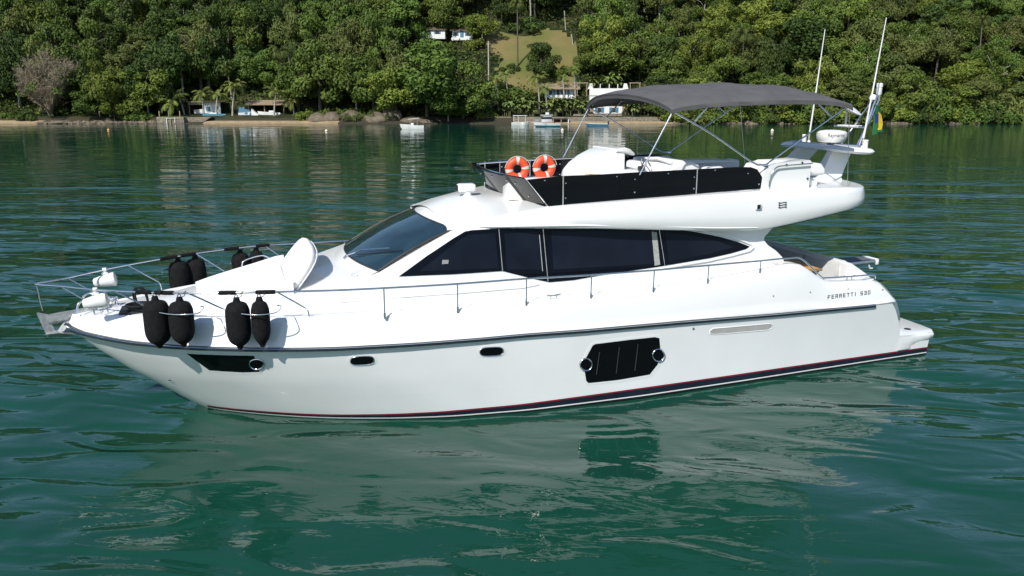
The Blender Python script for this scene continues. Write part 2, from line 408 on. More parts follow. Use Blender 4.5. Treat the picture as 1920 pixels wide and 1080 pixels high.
surf_panel([(340, 659), (479, 663), (492, 672), (490, 701), (452, 702), (388, 697)], hull_y, .003, gel, 'window_surround', bw)
surf_panel(oval_px(481, 682.5, 12.5, 8.5), hull_y, .010, hglass, 'opening_port', bw, nx=14); ringtube(oval_px(481, 682.5, 13.5, 9.5), hull_y, .014, .012, 'port_ring', bw)
hw = surf_panel([(1098, 672), (1111, 648), (1116, 645), (1180, 637), (1228, 632), (1236, 634), (1238, 655), (1233, 683), (1218, 702), (1160, 712), (1103, 718), (1099, 714), (1096, 695)], hull_y, .006, hglass, 'hull_window', yacht)
surf_panel([(1093, 672), (1107, 646), (1113, 641), (1180, 633), (1232, 628), (1240, 632), (1243, 655), (1238, 686), (1221, 706), (1160, 717), (1101, 722), (1095, 716), (1091, 695)], hull_y, .003, gel, 'window_surround', hw)
for a, b in (((1124, 660), (1118, 702)), ((1161, 651), (1155, 700)), ((1196, 645), (1190, 695))):
    q = [onsurf(a[0], a[1], hull_y), onsurf(b[0], b[1], hull_y)]; MB().tube([Vector((p.x, -hull_y(p.x, p.z) - .008, p.z)) for p in q], .010, 5).build('window_bar', dark, hw)
for cx, cy in ((1098, 683), (1233.5, 665.5)):
    surf_panel(oval_px(cx, cy, 10, 10.5), hull_y, .014, hglass, 'opening_port', hw, nx=14); ringtube(oval_px(cx, cy, 11, 11.5), hull_y, .02, .014, 'port_ring', hw)
sv = surf_panel([(1332, 625), (1332, 620), (1338, 617), (1443, 608), (1447, 611), (1446, 615), (1438, 618), (1340, 626)], hull_y, .004, mat('recess_grey', (.42, .41, .39), .5, var=.1), 'engine_vent', yacht)
ringtube([(1331, 626), (1331, 620), (1337, 616), (1443, 607), (1448, 610), (1447, 615), (1439, 619), (1340, 627)], hull_y, .004, .006, 'vent_rim', sv, gel)
for u, v in ((1300, 616), (318, 712)):
    P = onsurf(u, v, hull_y); MB().lathe([(.001, .012), (.02, .01), (.024, 0)], (P.x, -hull_y(P.x, P.z), P.z), 10, Matrix.Rotation(R_(90), 3, 'X')).build('skin_fitting', chrome, yacht)
def side_y(x, z):
    k = max(0, min(1, (z - tab(ZR, x)) / max(.05, smt(ZT, x, .12) - tab(ZR, x))))
    return smt(BR, x, .2) - tab([(0, 0), (.3, .03), (.7, .075), (.95, .14), (1, .2)], k)
# builder lettering on the quarter
P0 = onsurf(1552, 558, side_y); P1 = onsurf(1632, 555, side_y)
def tx(s, x0, x1, z, h, width):
    W = [0]
    def f(a, b):
        X = x0 + (x1 - x0) * a / width; Z = z + b * h; return (X, -side_y(X, Z) - .006, Z)
    return f
GL = {'F': [((0, 0), (0, 1)), ((0, 1), (.8, 1)), ((-.15, .5), (.65, .5))], 'E': [((0, 0), (0, 1)), ((0, 1), (.8, 1)), ((0, .5), (.7, .5)), ((0, 0), (.8, 0))],
      'R': [((0, 0), (0, 1)), ((0, 1), (.8, 1)), ((.8, 1), (.8, .5)), ((0, .5), (.8, .5)), ((.55, .5), (.85, 0))], 'T': [((0, 1), (.9, 1)), ((.45, 0), (.45, 1))], 'I': [((.3, 0), (.3, 1))],
      '5': [((.8, 1), (0, 1)), ((0, 1), (0, .5)), ((0, .5), (.8, .5)), ((.8, .5), (.8, 0)), ((.8, 0), (0, 0))], '3': [((0, 1), (.8, 1)), ((.8, 1), (.8, 0)), ((.1, .5), (.8, .5)), ((0, 0), (.8, 0))],
      '0': [((0, 0), (0, 1)), ((0, 1), (.8, 1)), ((.8, 1), (.8, 0)), ((.8, 0), (0, 0))]}
def strokes(word, k0, name):
    mb = MB(); f = tx('', P0.x, P1.x, (P0.z + P1.z) / 2 + .01, .060, 14.6); w = .125
    for i, c in enumerate(word):
        for (x0, y0), (x1, y1) in GL[c]:
            sk = .12; p = Vector(((k0 + i) * 1.3 + x0 * .8 + sk * y0, y0)); q = Vector(((k0 + i) * 1.3 + x1 * .8 + sk * y1, y1)); t = (q - p).normalized(); n_ = Vector((-t.y, t.x)); n_ = Vector((n_.x * 1.0, n_.y)) * w; t = t * w * .9
            vs = [p - t - n_, q + t - n_, q + t + n_, p - t + n_]; mb.add([f(v.x, v.y) for v in vs], [(0, 1, 2, 3)])
    mb.build(name, ink, yacht, 0, merge=None)
strokes('FERRETTI', 0, 'builder_name'); strokes('530', 8.6, 'model_number')
for u, v in ((1450, 555), (1519, 548), (1590, 542), (1655, 543)):
    P = onsurf(u, v, side_y); MB().lathe([(.001, .01), (.014, .008), (.018, 0)], (P.x, -side_y(P.x, P.z), P.z), 8, Matrix.Rotation(R_(90), 3, 'X')).build('deck_light', alu, yacht)

# ------------------------------------------------ deckhouse
WB = [(1.2, .35), (1.6, .62), (2, .88), (3, 1.3), (4, 1.58), (5, 1.78), (6, 1.87), (8, 1.91), (11, 1.9), (12.4, 1.86)]
def zd(x): return smt(ZT, x, .12) + .0
SH = [(1.2, 1.90), (1.6, 1.93), (2.0, 1.97), (3, 2.04), (3.5, 2.10), (4, 2.22), (4.6, 2.38), (4.83, 2.45), (5.4, 2.725), (6.07, 3.05), (6.3, 3.12), (7, 3.16), (9, 3.12), (11, 3.0), (12.4, 2.95)]
def cab_y(x, z):
    z0 = 1.93; return smt(WB, x, .2) - .20 * max(0, (z - z0)) / 1.2
mb = MB(); rows = []
xs = [1.2, 1.3, 1.45, 1.6, 1.8, 2, 2.3, 2.6, 3, 3.4, 3.8, 4.2, 4.6, 4.83, 5.1, 5.4, 5.75, 6.07, 6.3, 6.6, 7, 7.5, 8, 8.5, 9, 9.5, 10, 10.5, 11, 11.4, 11.7, 11.95]
for x in xs:
    zs = tab(SH, x); y0 = cab_y(x, zd(x)); top = zs; wy = min(1.5, cab_y(x, zs) - .12) if x > 4 else cab_y(x, zs) - .13
    z0 = zd(x) - .06; cr = tab([(1.2, .02), (3, .06), (4.83, .05), (6.07, .10), (8, .12)], x)
    r = [(x, -y0 - .02, z0), (x, -y0, z0 + .03)]
    for k in (.25, .5, .75, .92): z = lerp(z0, zs, k); r.append((x, -cab_y(x, max(z, 1.93)), z))
    ys = cab_y(x, zs)
    r += [(x, -ys + .02, zs - .03), (x, -ys + .06, zs - .008), (x, -wy, zs), (x, -wy * .66, zs + cr * .55), (x, -wy * .33, zs + cr * .9), (x, 0, zs + cr)]
    rows.append(r)
mb.grid(rows); mb.grid([rows[0], [(1.1, p[1] * .5, min(p[2], 1.92)) for p in rows[0]]])
mb.mirror().build('deckhouse', gel, yacht, 38, .0005)
# aft quarter pillar with its concave trailing edge
PX = [(1425, 424), (1466, 414), (1452, 430), (1437, 444), (1434, 450), (1441, 460), (1455, 470), (1466, 482), (1470, 497), (1450, 510), (1425, 512)]
P = [aty(u, v, -1.8) for u, v in PX]
PY = lambda x, z: cab_y(min(x, 12.4), z)
for sg in (-1, 1):
    q = [(p.x, PY(p.x, p.z), p.z) for p in P]; mb = MB(); n_ = len(q)
    mb.add([(x, sg * (y + .006), z) for x, y, z in q] + [(x, sg * (y - .12), z) for x, y, z in q], [tuple(range(n_)), tuple(range(2 * n_ - 1, n_ - 1, -1))] + [(i, i + n_, (i + 1) % n_ + n_, (i + 1) % n_) for i in range(n_)])
    mb.build('quarter_pillar', gel, yacht, 40)
# aft bulkhead with dark door
MB().box((11.93, 0, 2.1), (.06, 3.3, 1.8)).build('aft_bulkhead', gel, yacht)
MB().box((11.975, .2, 2.05), (.02, 2.2, 1.6)).build('saloon_door', hglass, yacht)
# saloon glazing
WIN = [(748, 518), (800, 480), (850, 447), (872, 434), (885, 431.5), (935, 428.5), (1018, 424.5), (1100, 422.5), (1180, 423), (1240, 426.5), (1300, 434), (1350, 444), (1385, 454), (1405, 462), (1398, 467), (1370, 475), (1330, 484), (1240, 499), (1180, 508), (1120, 517), (1075, 525), (1030, 529), (1005, 524), (942, 508), (850, 514)]
gl = surf_panel(WIN, cab_y, .010, wglass, 'saloon_window', yacht, nx=60, nz=8)
def line_on(pts, yf, off, r, name, parent, m, n=5):
    Q = []
    for u, v in pts:
        p = onsurf(u, v, yf); Q.append(Vector((p.x, -yf(p.x, p.z) - off, p.z)))
    return MB().tube(Q, r, n).build(name, m, parent, 60)
for a, b in (((935, 429), (942, 508)), ((1017.5, 425), (1027, 527)), ((1235, 427), (1246, 498))):
    line_on([a, ((a[0] + b[0]) / 2, (a[1] + b[1]) / 2), b], cab_y, .012, .006, 'window_joint', gl, alu)
surf_panel([(1221, 434), (1231, 435), (1237, 496), (1227, 498)], cab_y, .013, curt, 'curtain', gl, nx=4, nz=3)
line_on([(1011, 440), (1017, 508)], cab_y, .012, .008, 'window_slider', gl, alu)
for px in ([(1033, 434), (1222, 433), (1230, 494), (1037, 505)], [(945, 438), (1008, 434), (1014, 505), (950, 505)], [(1247, 436), (1300, 442), (1345, 452), (1375, 463), (1330, 476), (1253, 490)], [(786, 508), (860, 450), (880, 440), (928, 437), (934, 502)]):
    surf_panel(px, cab_y, .0125, mat('inner_pane', (.005, .007, .014), .02, col2=(.009, .012, .022), vscale=1.4, spec=.14), 'window_pane', gl, nx=16, nz=4, rim=False)
surf_panel([(829, 487), (841, 487), (840, 494), (828, 495)], cab_y, .0145, mat('pale_card', (.25, .25, .24), .7, var=.1), 'window_card', gl, nx=3, nz=2, rim=False)
# white beading round the pointed aft end
line_on([(1240, 503), (1330, 488.5), (1375, 478), (1405, 470), (1412, 464), (1408, 458), (1385, 449), (1350, 439), (1300, 429)], cab_y, .012, .022, 'window_beading', gl, gel, 8)
# moulded line of the side deck coaming
line_on([(640, 566), (760, 556), (860, 549), (980, 539), (1010, 533)], cab_y, .006, .014, 'side_moulding', yacht, gel, 8)
# windscreen
def wsp(s, t):          # s -1..1 port to starboard, t 0..1 bottom to top
    bot = Vector((4.83 - .30 * (1 - s * s), 1.5 * s, 2.455 + .03 * (1 - s * s)))
    top = Vector((6.12 - .27 * (1 - s * s), 1.42 * s, 3.06 + .06 * (1 - s * s)))
    p = bot.lerp(top, t); p.z += .05 * math.sin(math.pi * t) * 1; return p
mb = MB().grid([[wsp(-1 + 2 * i / 24, j / 8) + Vector((-.012, 0, .028)) for i in range(25)] for j in range(9)])
edge = [wsp(-1 + 2 * i / 24, 0) for i in range(25)]
ws = mb.build('windscreen', wsg, yacht, 60)
def wtube(f, n, name, r, m): return MB().tube([f(i / n) + Vector((-.01, 0, .026)) for i in range(n + 1)], r, 6).build(name, m, ws)
wtube(lambda a: wsp(-1, a), 8, 'windscreen_seal', .016, dark); wtube(lambda a: wsp(1, a), 8, 'windscreen_seal', .016, dark)
wtube(lambda a: wsp(-1 + 2 * a, 0), 20, 'windscreen_seal', .016, dark); wtube(lambda a: wsp(-1 + 2 * a, 1), 20, 'windscreen_seal', .016, dark)
# fill between windscreen foot and foredeck, and brow above
rows = []
for s in [-1 + 2 * i / 24 for i in range(25)]:
    b = wsp(s, 0); t = wsp(s, 1)
    rows.append([Vector((b.x - .30, b.y, tab(SH, b.x - .3) + .03 * (1 - s * s) - .03)), b + Vector((-.05, 0, -.0)), b + Vector((0, 0, .01)), wsp(s, .5) + Vector((0, 0, .01)), t + Vector((0, 0, .01)), t + Vector((.05, 0, .045)), t + Vector((.30, 0, .10 + .08 * (1 - s * s))), t + Vector((.7, 0, .15 + .12 * (1 - s * s)))])
MB().grid(rows).build('windscreen_surround', gel, yacht, 50)
# wiper
a = wsp(-.62, .04) + Vector((-.05, 0, .05)); 
pw = [wsp(-.15, -.03) + Vector((-.03, 0, .05)), wsp(-.42, .12) + Vector((-.03, 0, .10)), wsp(-.80, .30) + Vector((-.03, 0, .09))]
wi = MB().tube(pw, .012, 6).build('wiper', chrome, yacht)
MB().tube([wsp(-.38, .06) + Vector((-.02, 0, .055)), wsp(-.95, .36) + Vector((-.02, 0, .055))], .009, 5).build('wiper_blade', dark, wi)
MB().lathe([(.001, .03), (.03, .025), (.035, 0)], pw[0] - Vector((0, 0, .04)), 10).build('wiper_pivot', chrome, wi)

# ------------------------------------------------ flybridge moulding
YO = [(6.0, 1.42), (6.4, 1.60), (7, 1.76), (7.7, 1.88), (9, 1.98), (12, 2.0), (13, 1.98), (13.8, 1.93), (14.1, 1.85), (14.35, 1.70), (14.6, 1.40), (14.78, 1.05), (14.88, .7), (14.93, .35)]
ZL = [(6.0, 3.06), (6.4, 3.09), (7, 3.09), (8.5, 3.03), (10, 2.93), (11.2, 2.85), (11.7, 2.83), (12.0, 2.86), (12.4, 2.91), (12.8, 2.965), (13.2, 3.02), (13.8, 3.10), (14.2, 3.16), (14.6, 3.22), (14.93, 3.34)]
ZU = [(6.0, 3.12), (6.4, 3.22), (7, 3.33), (7.7, 3.43), (9, 3.47), (12, 3.55), (13.8, 3.53), (14.25, 3.50)]
cw = lambda x: tab([(6, .14), (6.4, .2), (6.7, .2), (7.0, .15), (7.4, .08), (8, .065)], x)
mb = MB(); rows = []
fx = [6, 6.2, 6.4, 6.7, 7, 7.35, 7.7, 8.1, 8.5, 9, 9.5, 10, 10.5, 11, 11.4, 11.7, 12, 12.4, 12.8, 13.2, 13.5, 13.75, 13.95, 14.12, 14.28, 14.42, 14.54, 14.65, 14.74, 14.81, 14.86, 14.9, 14.925]
for x in fx:
    yo = smt(YO, x, .12); zl = smt(ZL, x, .15); zu = smt(ZU, x, .15); h = zu - zl
    r = [(x, 0, zl + .03), (x, -max(.02, yo - .35), zl + .02), (x, -max(.04, yo - .14), zl), (x, -(yo - .035), zl + .004), (x, -(yo - .008), zl + .07 * h), (x, -yo, zl + .40 * h),
         (x, -(yo - .03), zl + .75 * h), (x, -(yo - .055), zl + .93 * h), (x, -(yo - .10), zu - .006), (x, -max(.06, yo - .20), zu), (x, -max(.06, yo - .20) * .66, zu + .5 * cw(x)), (x, -max(.06, yo - .2) * .33, zu + .86 * cw(x)), (x, 0, zu + cw(x))]
    rows.append(r)
mb.grid(rows); e = rows[-1]; mb.add(e, [tuple(range(len(e)))])
fly = mb.mirror().build('flybridge_moulding', gel, yacht, 45, .0005)
MB().tube(bez([(11.55, -1.88, 2.835), (11.7, -1.93, 2.87), (12.1, -1.93, 2.87), (12.8, -1.92, 2.96), (13.5, -1.88, 3.055), (14.0, -1.80, 3.125), (14.3, -1.66, 3.18)], 5), .014, 6).build('overhang_seal', dark, fly)
MB().tube(bez([(6.5, -1.64, 3.13), (7.3, -1.84, 3.13), (8.3, -1.92, 3.10), (9.6, -1.96, 3.02), (10.8, -1.98, 2.93), (11.7, -1.98, 2.89)], 5), .016, 6).build('roof_gutter', gel, fly)
# black vent and maker's emblem on the flybridge side
def fly_y(x, z):
    yo = smt(YO, x, .12); zl = smt(ZL, x, .15); h = smt(ZU, x, .15) - zl; return yo - tab([(0, .035), (.07, .008), (.40, 0), (.75, .03), (.93, .055), (1, .10)], (z - zl) / h)
P = onsurf(1421, 387, fly_y)
sh = MB().rbox((P.x, -fly_y(P.x, P.z) - .02, P.z), (.12, .05, .11), .015).build('courtesy_light', plas, yacht)
MB().box((P.x - .01, -fly_y(P.x, P.z) - .047, P.z), (.07, .006, .075)).build('light_lens', dark, sh)
mb = MB()
for k in range(3):
    pts = [(1459 + i * 2.7, 380 + 4.4 * k + (.9 * math.sin(i / 6 * 6.28))) for i in range(7)]
    lo = []; hi = []
    for u, v in pts:
        p = onsurf(u, v - .9, fly_y); q = onsurf(u, v + .9, fly_y); hi.append((p.x, -fly_y(p.x, p.z) - .006, p.z)); lo.append((q.x, -fly_y(q.x, q.z) - .006, q.z))
    mb.grid([lo, hi])
for u0, v0, v1 in ((1461.5, 379, 391), (1473, 378.5, 390)):
    q = [onsurf(u, v, fly_y) for u, v in ((u0 - .9, v0), (u0 + .9, v0), (u0 + .9, v1), (u0 - .9, v1))]
    mb.add([(p.x, -fly_y(p.x, p.z) - .007, p.z) for p in q], [(0, 1, 2, 3)])
mb.build('maker_emblem', ink, yacht, 0, merge=None)
# tinted screens
def screen(P4, n, bow, m, name, th=.012, parent=yacht):
    """P4 = bottom a, bottom b, top b, top a; bow = vector added mid-way"""
    a, b, c, d = [Vector(p) for p in P4]; mb = MB()
    nrm = (b - a).cross(d - a).normalized()
    for s in (0, 1):
        rows = []
        for j in range(5):
            r = []
            for i in range(n + 1):
                t = i / n; p = a.lerp(b, t).lerp(d.lerp(c, t), j / 4) + Vector(bow) * math.sin(math.pi * t); r.append(p + nrm * th * s)
            rows.append(r)
        mb.grid(rows)
        if s == 0: R0 = rows
        else: mb.grid([R0[0], rows[0]]); mb.grid([R0[-1], rows[-1]]); mb.grid([[q[0] for q in R0], [q[0] for q in rows]]); mb.grid([[q[-1] for q in R0], [q[-1] for q in rows]])
    return mb.build(name, m, parent, 40)
fs = screen([(7.67, -1.66, 3.42), (7.67, 1.66, 3.42), (7.30, 1.60, 3.89), (7.30, -1.60, 3.89)], 20, (-.22, 0, 0), acry, 'front_screen')
def bowt(s, z, dx=0):
    t = (s + 1) / 2; a = Vector((7.67, -1.66, 3.42)).lerp(Vector((7.67, 1.66, 3.42)), t); b = Vector((7.30, -1.6, 3.89)).lerp(Vector((7.30, 1.6, 3.89)), t)
    return a.lerp(b, z) + Vector((-.22 * math.sin(math.pi * t) + dx, 0, 0))
MB().tube([bowt(-1 + 2 * i / 20, 1.02, -.01) for i in range(21)], .016, 6).build('screen_capping', acry, fs)
MB().tube([bowt(-1 + 2 * i / 20, .0, -.02) + Vector((0, 0, .0)) for i in range(21)], .012, 6).build('screen_seal', dark, fs)
for s in (-.62, .1): MB().tube([bowt(s, z / 4, -.012) for z in range(5)], .006, 5).build('screen_joint', dark, fs)
for s, z in ((-.72, .75), (-.55, .8), (-.8, .3), (.3, .8), (-.2, .85)): MB().lathe([(.001, .012), (.016, .008), (.018, 0)], bowt(s, z, -.01), 8, Matrix.Rotation(R_(-90), 3, 'Y')).build('screen_bolt', chrome, fs)
for sg in (-1, 1):
    y0 = 1.70 * sg; pts = [(7.70, 3.42), (8.6, 3.45), (10, 3.50), (11.98, 3.57), (11.99, 3.66), (11.9, 3.80), (11.8, 3.92), (11.66, 3.965), (11.4, 3.975), (10, 3.955), (8.6, 3.93), (7.9, 3.925), (7.30, 3.885)]
    ps = MB().prism(pts, y0 - .008, y0 + .008); o = ps.build('side_screen', acry, yacht, 30)
    for x, z0, z1 in ((7.95, 3.43, 3.93), (10.53, 3.52, 3.97)):
        MB().tube([(x, y0 - .014, z0), (x, y0 - .014, z1)], .011, 6).build('screen_post', chrome, o)
    for x, z in ((7.62, 3.86), (8.0, 3.80), (8.0, 3.55), (8.95, 3.88), (9.95, 3.90), (9.3, 3.82), (9.3, 3.60), (10.48, 3.82), (10.48, 3.62), (11.6, 3.85), (11.85, 3.65), (10.9, 3.93)):
        MB().lathe([(.001, .012), (.014, .008), (.016, 0)], (x, y0 - .008 if sg < 0 else y0 - .008, z), 8, Matrix.Rotation(R_(90), 3, 'X')).build('screen_bolt', chrome, o)
# inner grab rail along the starboard screen and front
MB().tube(bez([(7.36, -1.0, 3.86), (7.28, -.4, 3.87), (7.28, .5, 3.87), (7.38, 1.35, 3.87), (7.6, 1.6, 3.89), (9, 1.64, 3.93), (11.4, 1.64, 3.97)], 5), .016, 6).build('inner_handrail', chrome, yacht)
for x, y in ((7.6, 1.6), (8.6, 1.64), (9.9, 1.64), (11.3, 1.64)): MB().tube([(x, y, 3.42), (x, y, 3.92)], .013, 6).build('handrail_post', chrome, yacht)
# helm console: rounded pod with a swept hood
def loft(secs, name, m, parent, capends=True, sm=50):
    mb = MB(); mb.grid(secs, True)
    if capends: n = len(secs[0]); mb.f.append(tuple(range(n))); e = (len(secs) - 1) * n; mb.f.append(tuple(range(e, e + n)))
    return mb.build(name, m, parent, sm)
def sec(x, y0, y1, z0, z1, r=.3, n=6, tilt=0):
    out = []; cx = [(y0, z0), (y1, z0), (y1, z1), (y0, z1)]
    rr = min(r, (y1 - y0) / 2.05, (z1 - z0) / 2.05)
    for (cy, cz, a0) in ((y1 - rr, z0 + rr, -90), (y1 - rr, z1 - rr, 0), (y0 + rr, z1 - rr, 90), (y0 + rr, z0 + rr, 180)):
        for k in range(n + 1):
            a = R_(a0 + 90 * k / n); out.append((x + tilt * (cz + rr * math.sin(a) - z0), cy + rr * math.cos(a), cz + rr * math.sin(a)))
    return out
CY0, CY1 = -.70, .40
cons = loft([sec(x, CY0 + a, CY1 - a, 3.4, z, .2) for x, z, a in ((8.74, 3.70, .14), (8.76, 3.88, .08), (8.88, 4.0, .05), (9.06, 4.12, .03), (9.28, 4.22, .02), (9.5, 4.28, .02), (9.62, 4.30, .03), (9.62, 4.22, .05), (9.45, 3.98, .06), (9.40, 3.6, .08))], 'helm_console', gel, yacht)
hood = [(9.45, 4.22, 4.275, .02), (9.62, 4.20, 4.30, .02), (9.74, 4.17, 4.27, .04), (9.86, 4.14, 4.19, .10)]
loft([sec(x, CY0 + a, CY1 - a, z0, z1, .03) for x, z0, z1, a in hood], 'console_hood', gel, cons)
MB().tube([(8.80, CY0 + .03, 3.84), (9.0, CY0 - .006, 3.825), (9.2, CY0 - .006, 3.81)], .010, 6).build('console_trim', gold, cons)
loft([sec(x, CY0 - .05, CY0 + .3, 3.4, z, .12) for x, z in ((9.12, 3.8), (9.2, 3.9), (9.35, 3.94), (9.55, 3.90), (9.65, 3.8))], 'console_cheek', gel, cons)
MB().rbox((9.75, -.35, 3.68), (.5, 1.0, .42), .05).build('console_dash', gel, cons)
# steering wheel
wc = Vector((10.15, -.55, 3.93)); rot = Matrix.Rotation(R_(62), 3, 'Y')
sw = MB().tube([wc + rot @ Vector((.17 * math.cos(a * math.pi / 12), .17 * math.sin(a * math.pi / 12), 0)) for a in range(25)], .014, 6).build('steering_wheel', chrome, yacht)
for a in (90, 210, 330): MB().tube([wc, wc + rot @ Vector((.17 * math.cos(R_(a)), .17 * math.sin(R_(a)), 0))], .01, 5).build('wheel_spoke', chrome, sw)
th = MB().rbox((9.85, -.9, 3.93), (.12, .1, .08), .02); th.tube([(9.85, -.9, 3.95), (9.9, -.9, 4.05)], .012, 6); th.build('throttle_lever', dark, yacht)
# seats
hs = loft([sec(x, -1.05, .05, 3.4, z, .10) for x, z in ((10.42, 3.98), (10.46, 4.03), (10.6, 4.06), (10.85, 4.05), (10.98, 4.0), (11.02, 3.9))], 'helm_seat', cush, yacht)
MB().tube([(10.42, -1.02, 4.02), (10.42, -.5, 4.06), (10.42, 0, 4.02)], .035, 8).build('seat_piping', cush, hs)
MB().rbox((11.3, -.6, 3.72), (.45, 1.0, .42), .06).build('companion_seat', cush, yacht)
MB().rbox((11.3, .95, 3.70), (1.3, .75, .40), .07).build('sun_lounge', cush, yacht)
MB().rbox((11.35, 1.42, 3.78), (.9, .16, .34), .06).build('lounge_backrest', cush, yacht)
MB().rbox((11.75, .55, 3.90), (1.7, .7, .05), .02).build('flybridge_table', gel, yacht)
MB().rbox((11.75, .55, 3.66), (.2, .2, .45), .03).build('table_pedestal', plas, yacht)
MB().rbox((12.3, 1.30, 3.70), (2.2, .35, .30), .06).build('aft_sofa', cush, yacht)
# aft wet bar block with curved corner and grab rail
wb = MB().prism([(11.90, 3.55), (12.95, 3.53), (12.97, 4.02), (12.93, 4.06), (12.2, 4.02), (12.02, 3.98), (11.93, 3.85)], -1.74, -1.05).build('wet_bar', gel, yacht, 30)
MB().tube(bez([(12.03, -1.78, 3.60), (12.04, -1.79, 3.80), (12.14, -1.79, 3.94), (12.3, -1.79, 3.975), (12.95, -1.79, 4.0)], 5), .014, 7).build('grab_rail', chrome, yacht)
for x, z in ((12.4, 3.99), (12.75, 4.02), (12.9, 3.72)): MB().lathe([(.001, .02), (.018, .015), (.02, 0)], (x, -1.745, z), 8, Matrix.Rotation(R_(90), 3, 'X')).build('bar_stud', dark, wb)
MB().rbox((12.5, -1.35, 3.80), (.7, .5, .5), .05).build('bar_backrest', cush, yacht)
loft([sec(x, -1.55, -.6, 3.74, z, .07) for x, z in ((12.98, 3.90), (13.0, 3.97), (13.2, 3.99), (13.38, 3.97), (13.44, 3.9))], 'aft_seat', cush, yacht)
MB().rbox((13.15, -1.1, 3.62), (.34, .9, .16), .04).build('seat_locker', gel, yacht)

# ------------------------------------------------ radar arch
for sg in (-1, 1):
    L = []
    for t in [i / 8 for i in range(9)]:
        k = t ** .8; x0 = lerp(13.90, 14.42, t ** .9); x1 = lerp(14.50, 14.92, t ** 1.1); z = lerp(3.52, 4.12, t); y = lerp(.68, .50, t); th = lerp(.11, .08, t)
        if t == 0: x0 -= .12; x1 += .06
        L.append([(x0, sg * (y + th), z), (x0 - .03, sg * y, z), (x0, sg * (y - th), z), (x1, sg * (y - th), z), (x1 + .03, sg * y, z), (x1, sg * (y + th), z)])
    loft(L, 'arch_leg', gel, yacht)
mb = MB(); rows = []
for y in (-1.34, -1.30, -1.2, -1, -.8, -.4, 0, .4, .8, 1, 1.2, 1.30, 1.34):
    e = abs(y); x0 = tab([(0, 14.28), (.8, 14.30), (1.1, 14.38), (1.3, 14.55), (1.34, 14.62)], e); x1 = tab([(0, 14.86), (1.2, 14.88), (1.3, 14.84), (1.34, 14.76)], e); h = tab([(1.2, .065), (1.3, .05), (1.34, .02)], e)
    z = 4.14 + .04 * (1 - (e / 1.34) ** 2)
    rows.append([(x0, y, z), (x0 + .06, y, z + h * .8), (lerp(x0, x1, .5), y, z + h), (x1 - .05, y, z + h * .8), (x1, y, z), (x1 - .05, y, z - h * .8), (lerp(x0, x1, .5), y, z - h), (x0 + .06, y, z - h * .8)])
loft(rows, 'arch_beam', gel, yacht)
# radar dome
rd = MB().lathe([(.001, .27), (.15, .265), (.26, .245), (.305, .21), (.315, .15), (.30, .08), (.26, .02), (.2, 0), (.001, 0)], (14.86, 0.0, 4.25), 28).build('radar_dome', plas, yacht)
def dome(a, b, R=.3185, cx=14.86, cy=.0):
    ang = math.atan2(CAM.y - cy, CAM.x - cx) + (a - .9) * .27; return (cx + R * math.cos(ang), cy + R * math.sin(ang), 4.25 + .135 + b * .105)
text_mb('Raymarine', 1, dome).build('radar_lettering', dark, rd, 0)
MB().box((14.80, .0, 4.22), (.30, .36, .05)).build('radar_foot', dark, rd)
mb = MB().tube([(14.45, -.75, 4.22), (14.45, .8, 4.25)], .018, 6); mb.tube([(14.85, -1.05, 4.24), (14.5, -.3, 4.25)], .018, 6); mb.build('arch_rail', chrome, yacht)
# aerials
def aerial(x, y, h, lean, label=None):
    a = MB().tube([(x, y, 4.18), (x + .01, y, 4.24)], .035, 8)
    o = a.build('whip_aerial', plas, yacht)
    MB().tube([(x, y, 4.2), (x + .0, y, 4.4)], .02, 7).build('aerial_ferrule', chrome, o)
    MB().tube([(x, y, 4.35), (x + lean * .5, y, 4.2 + h * .5), (x + lean, y, 4.2 + h)], [.019, .015, .008], 7).build('aerial_rod', plas, o)
def at_x(u, v, x): d = ray(u, v); return CAM + d * ((x - CAM.x) / d.x)
a0 = aty(1617, 275, -.98); a1 = aty(1662, 33, -.98)
aerial(a0.x, -.98, a1.z - 4.2, a1.x - a0.x)
a0 = aty(1516, 271, 1.0); a1 = aty(1547, 55, 1.0); aerial(a0.x, 1.0, a1.z - 4.2, a1.x - a0.x)
# mast frame with its lamps
mp = [aty(1610, 275, -.80), aty(1645, 178, -.55)]
mf = MB().tube([mp[0], mp[1]], .024, 8).build('mast_frame', chrome, yacht)
m2 = [aty(1574, 273, .1), aty(1590, 252, -.1), aty(1638, 186, -.5)]
MB().tube(m2, .022, 8).build('mast_strut', chrome, mf)
MB().tube([aty(1606, 276, -.7), aty(1648, 188, -.62)], .02, 8).build('mast_strut', chrome, mf)
pb = [aty(1565, 236, .35), aty(1622, 239, -.62)]
MB().tube(pb, .022, 8).build('mast_crossbar', chrome, mf)
c = (pb[0] + pb[1]) / 2; MB().rbox(c + Vector((0, 0, .02)), (.22, .5, .03), .01).build('mast_shelf', plas, mf)
t = aty(1648, 176, -.55); al = MB().lathe([(.001, .25), (.04, .25), (.062, .235), (.064, .17), (.055, .16), (.055, .03), (.04, 0), (.001, 0)], t + Vector((0, 0, -.03)), 16).build('masthead_light', plas, yacht)
MB().tube([t + Vector((0, 0, -.12)), t], .03, 8).build('light_bracket', alu, al)
t = aty(1637, 183, -.52); MB().lathe([(.001, .07), (.05, .055), (.075, .0), (.07, -.04), (.001, -.06)], t, 16).build('gps_antenna', plas, yacht)
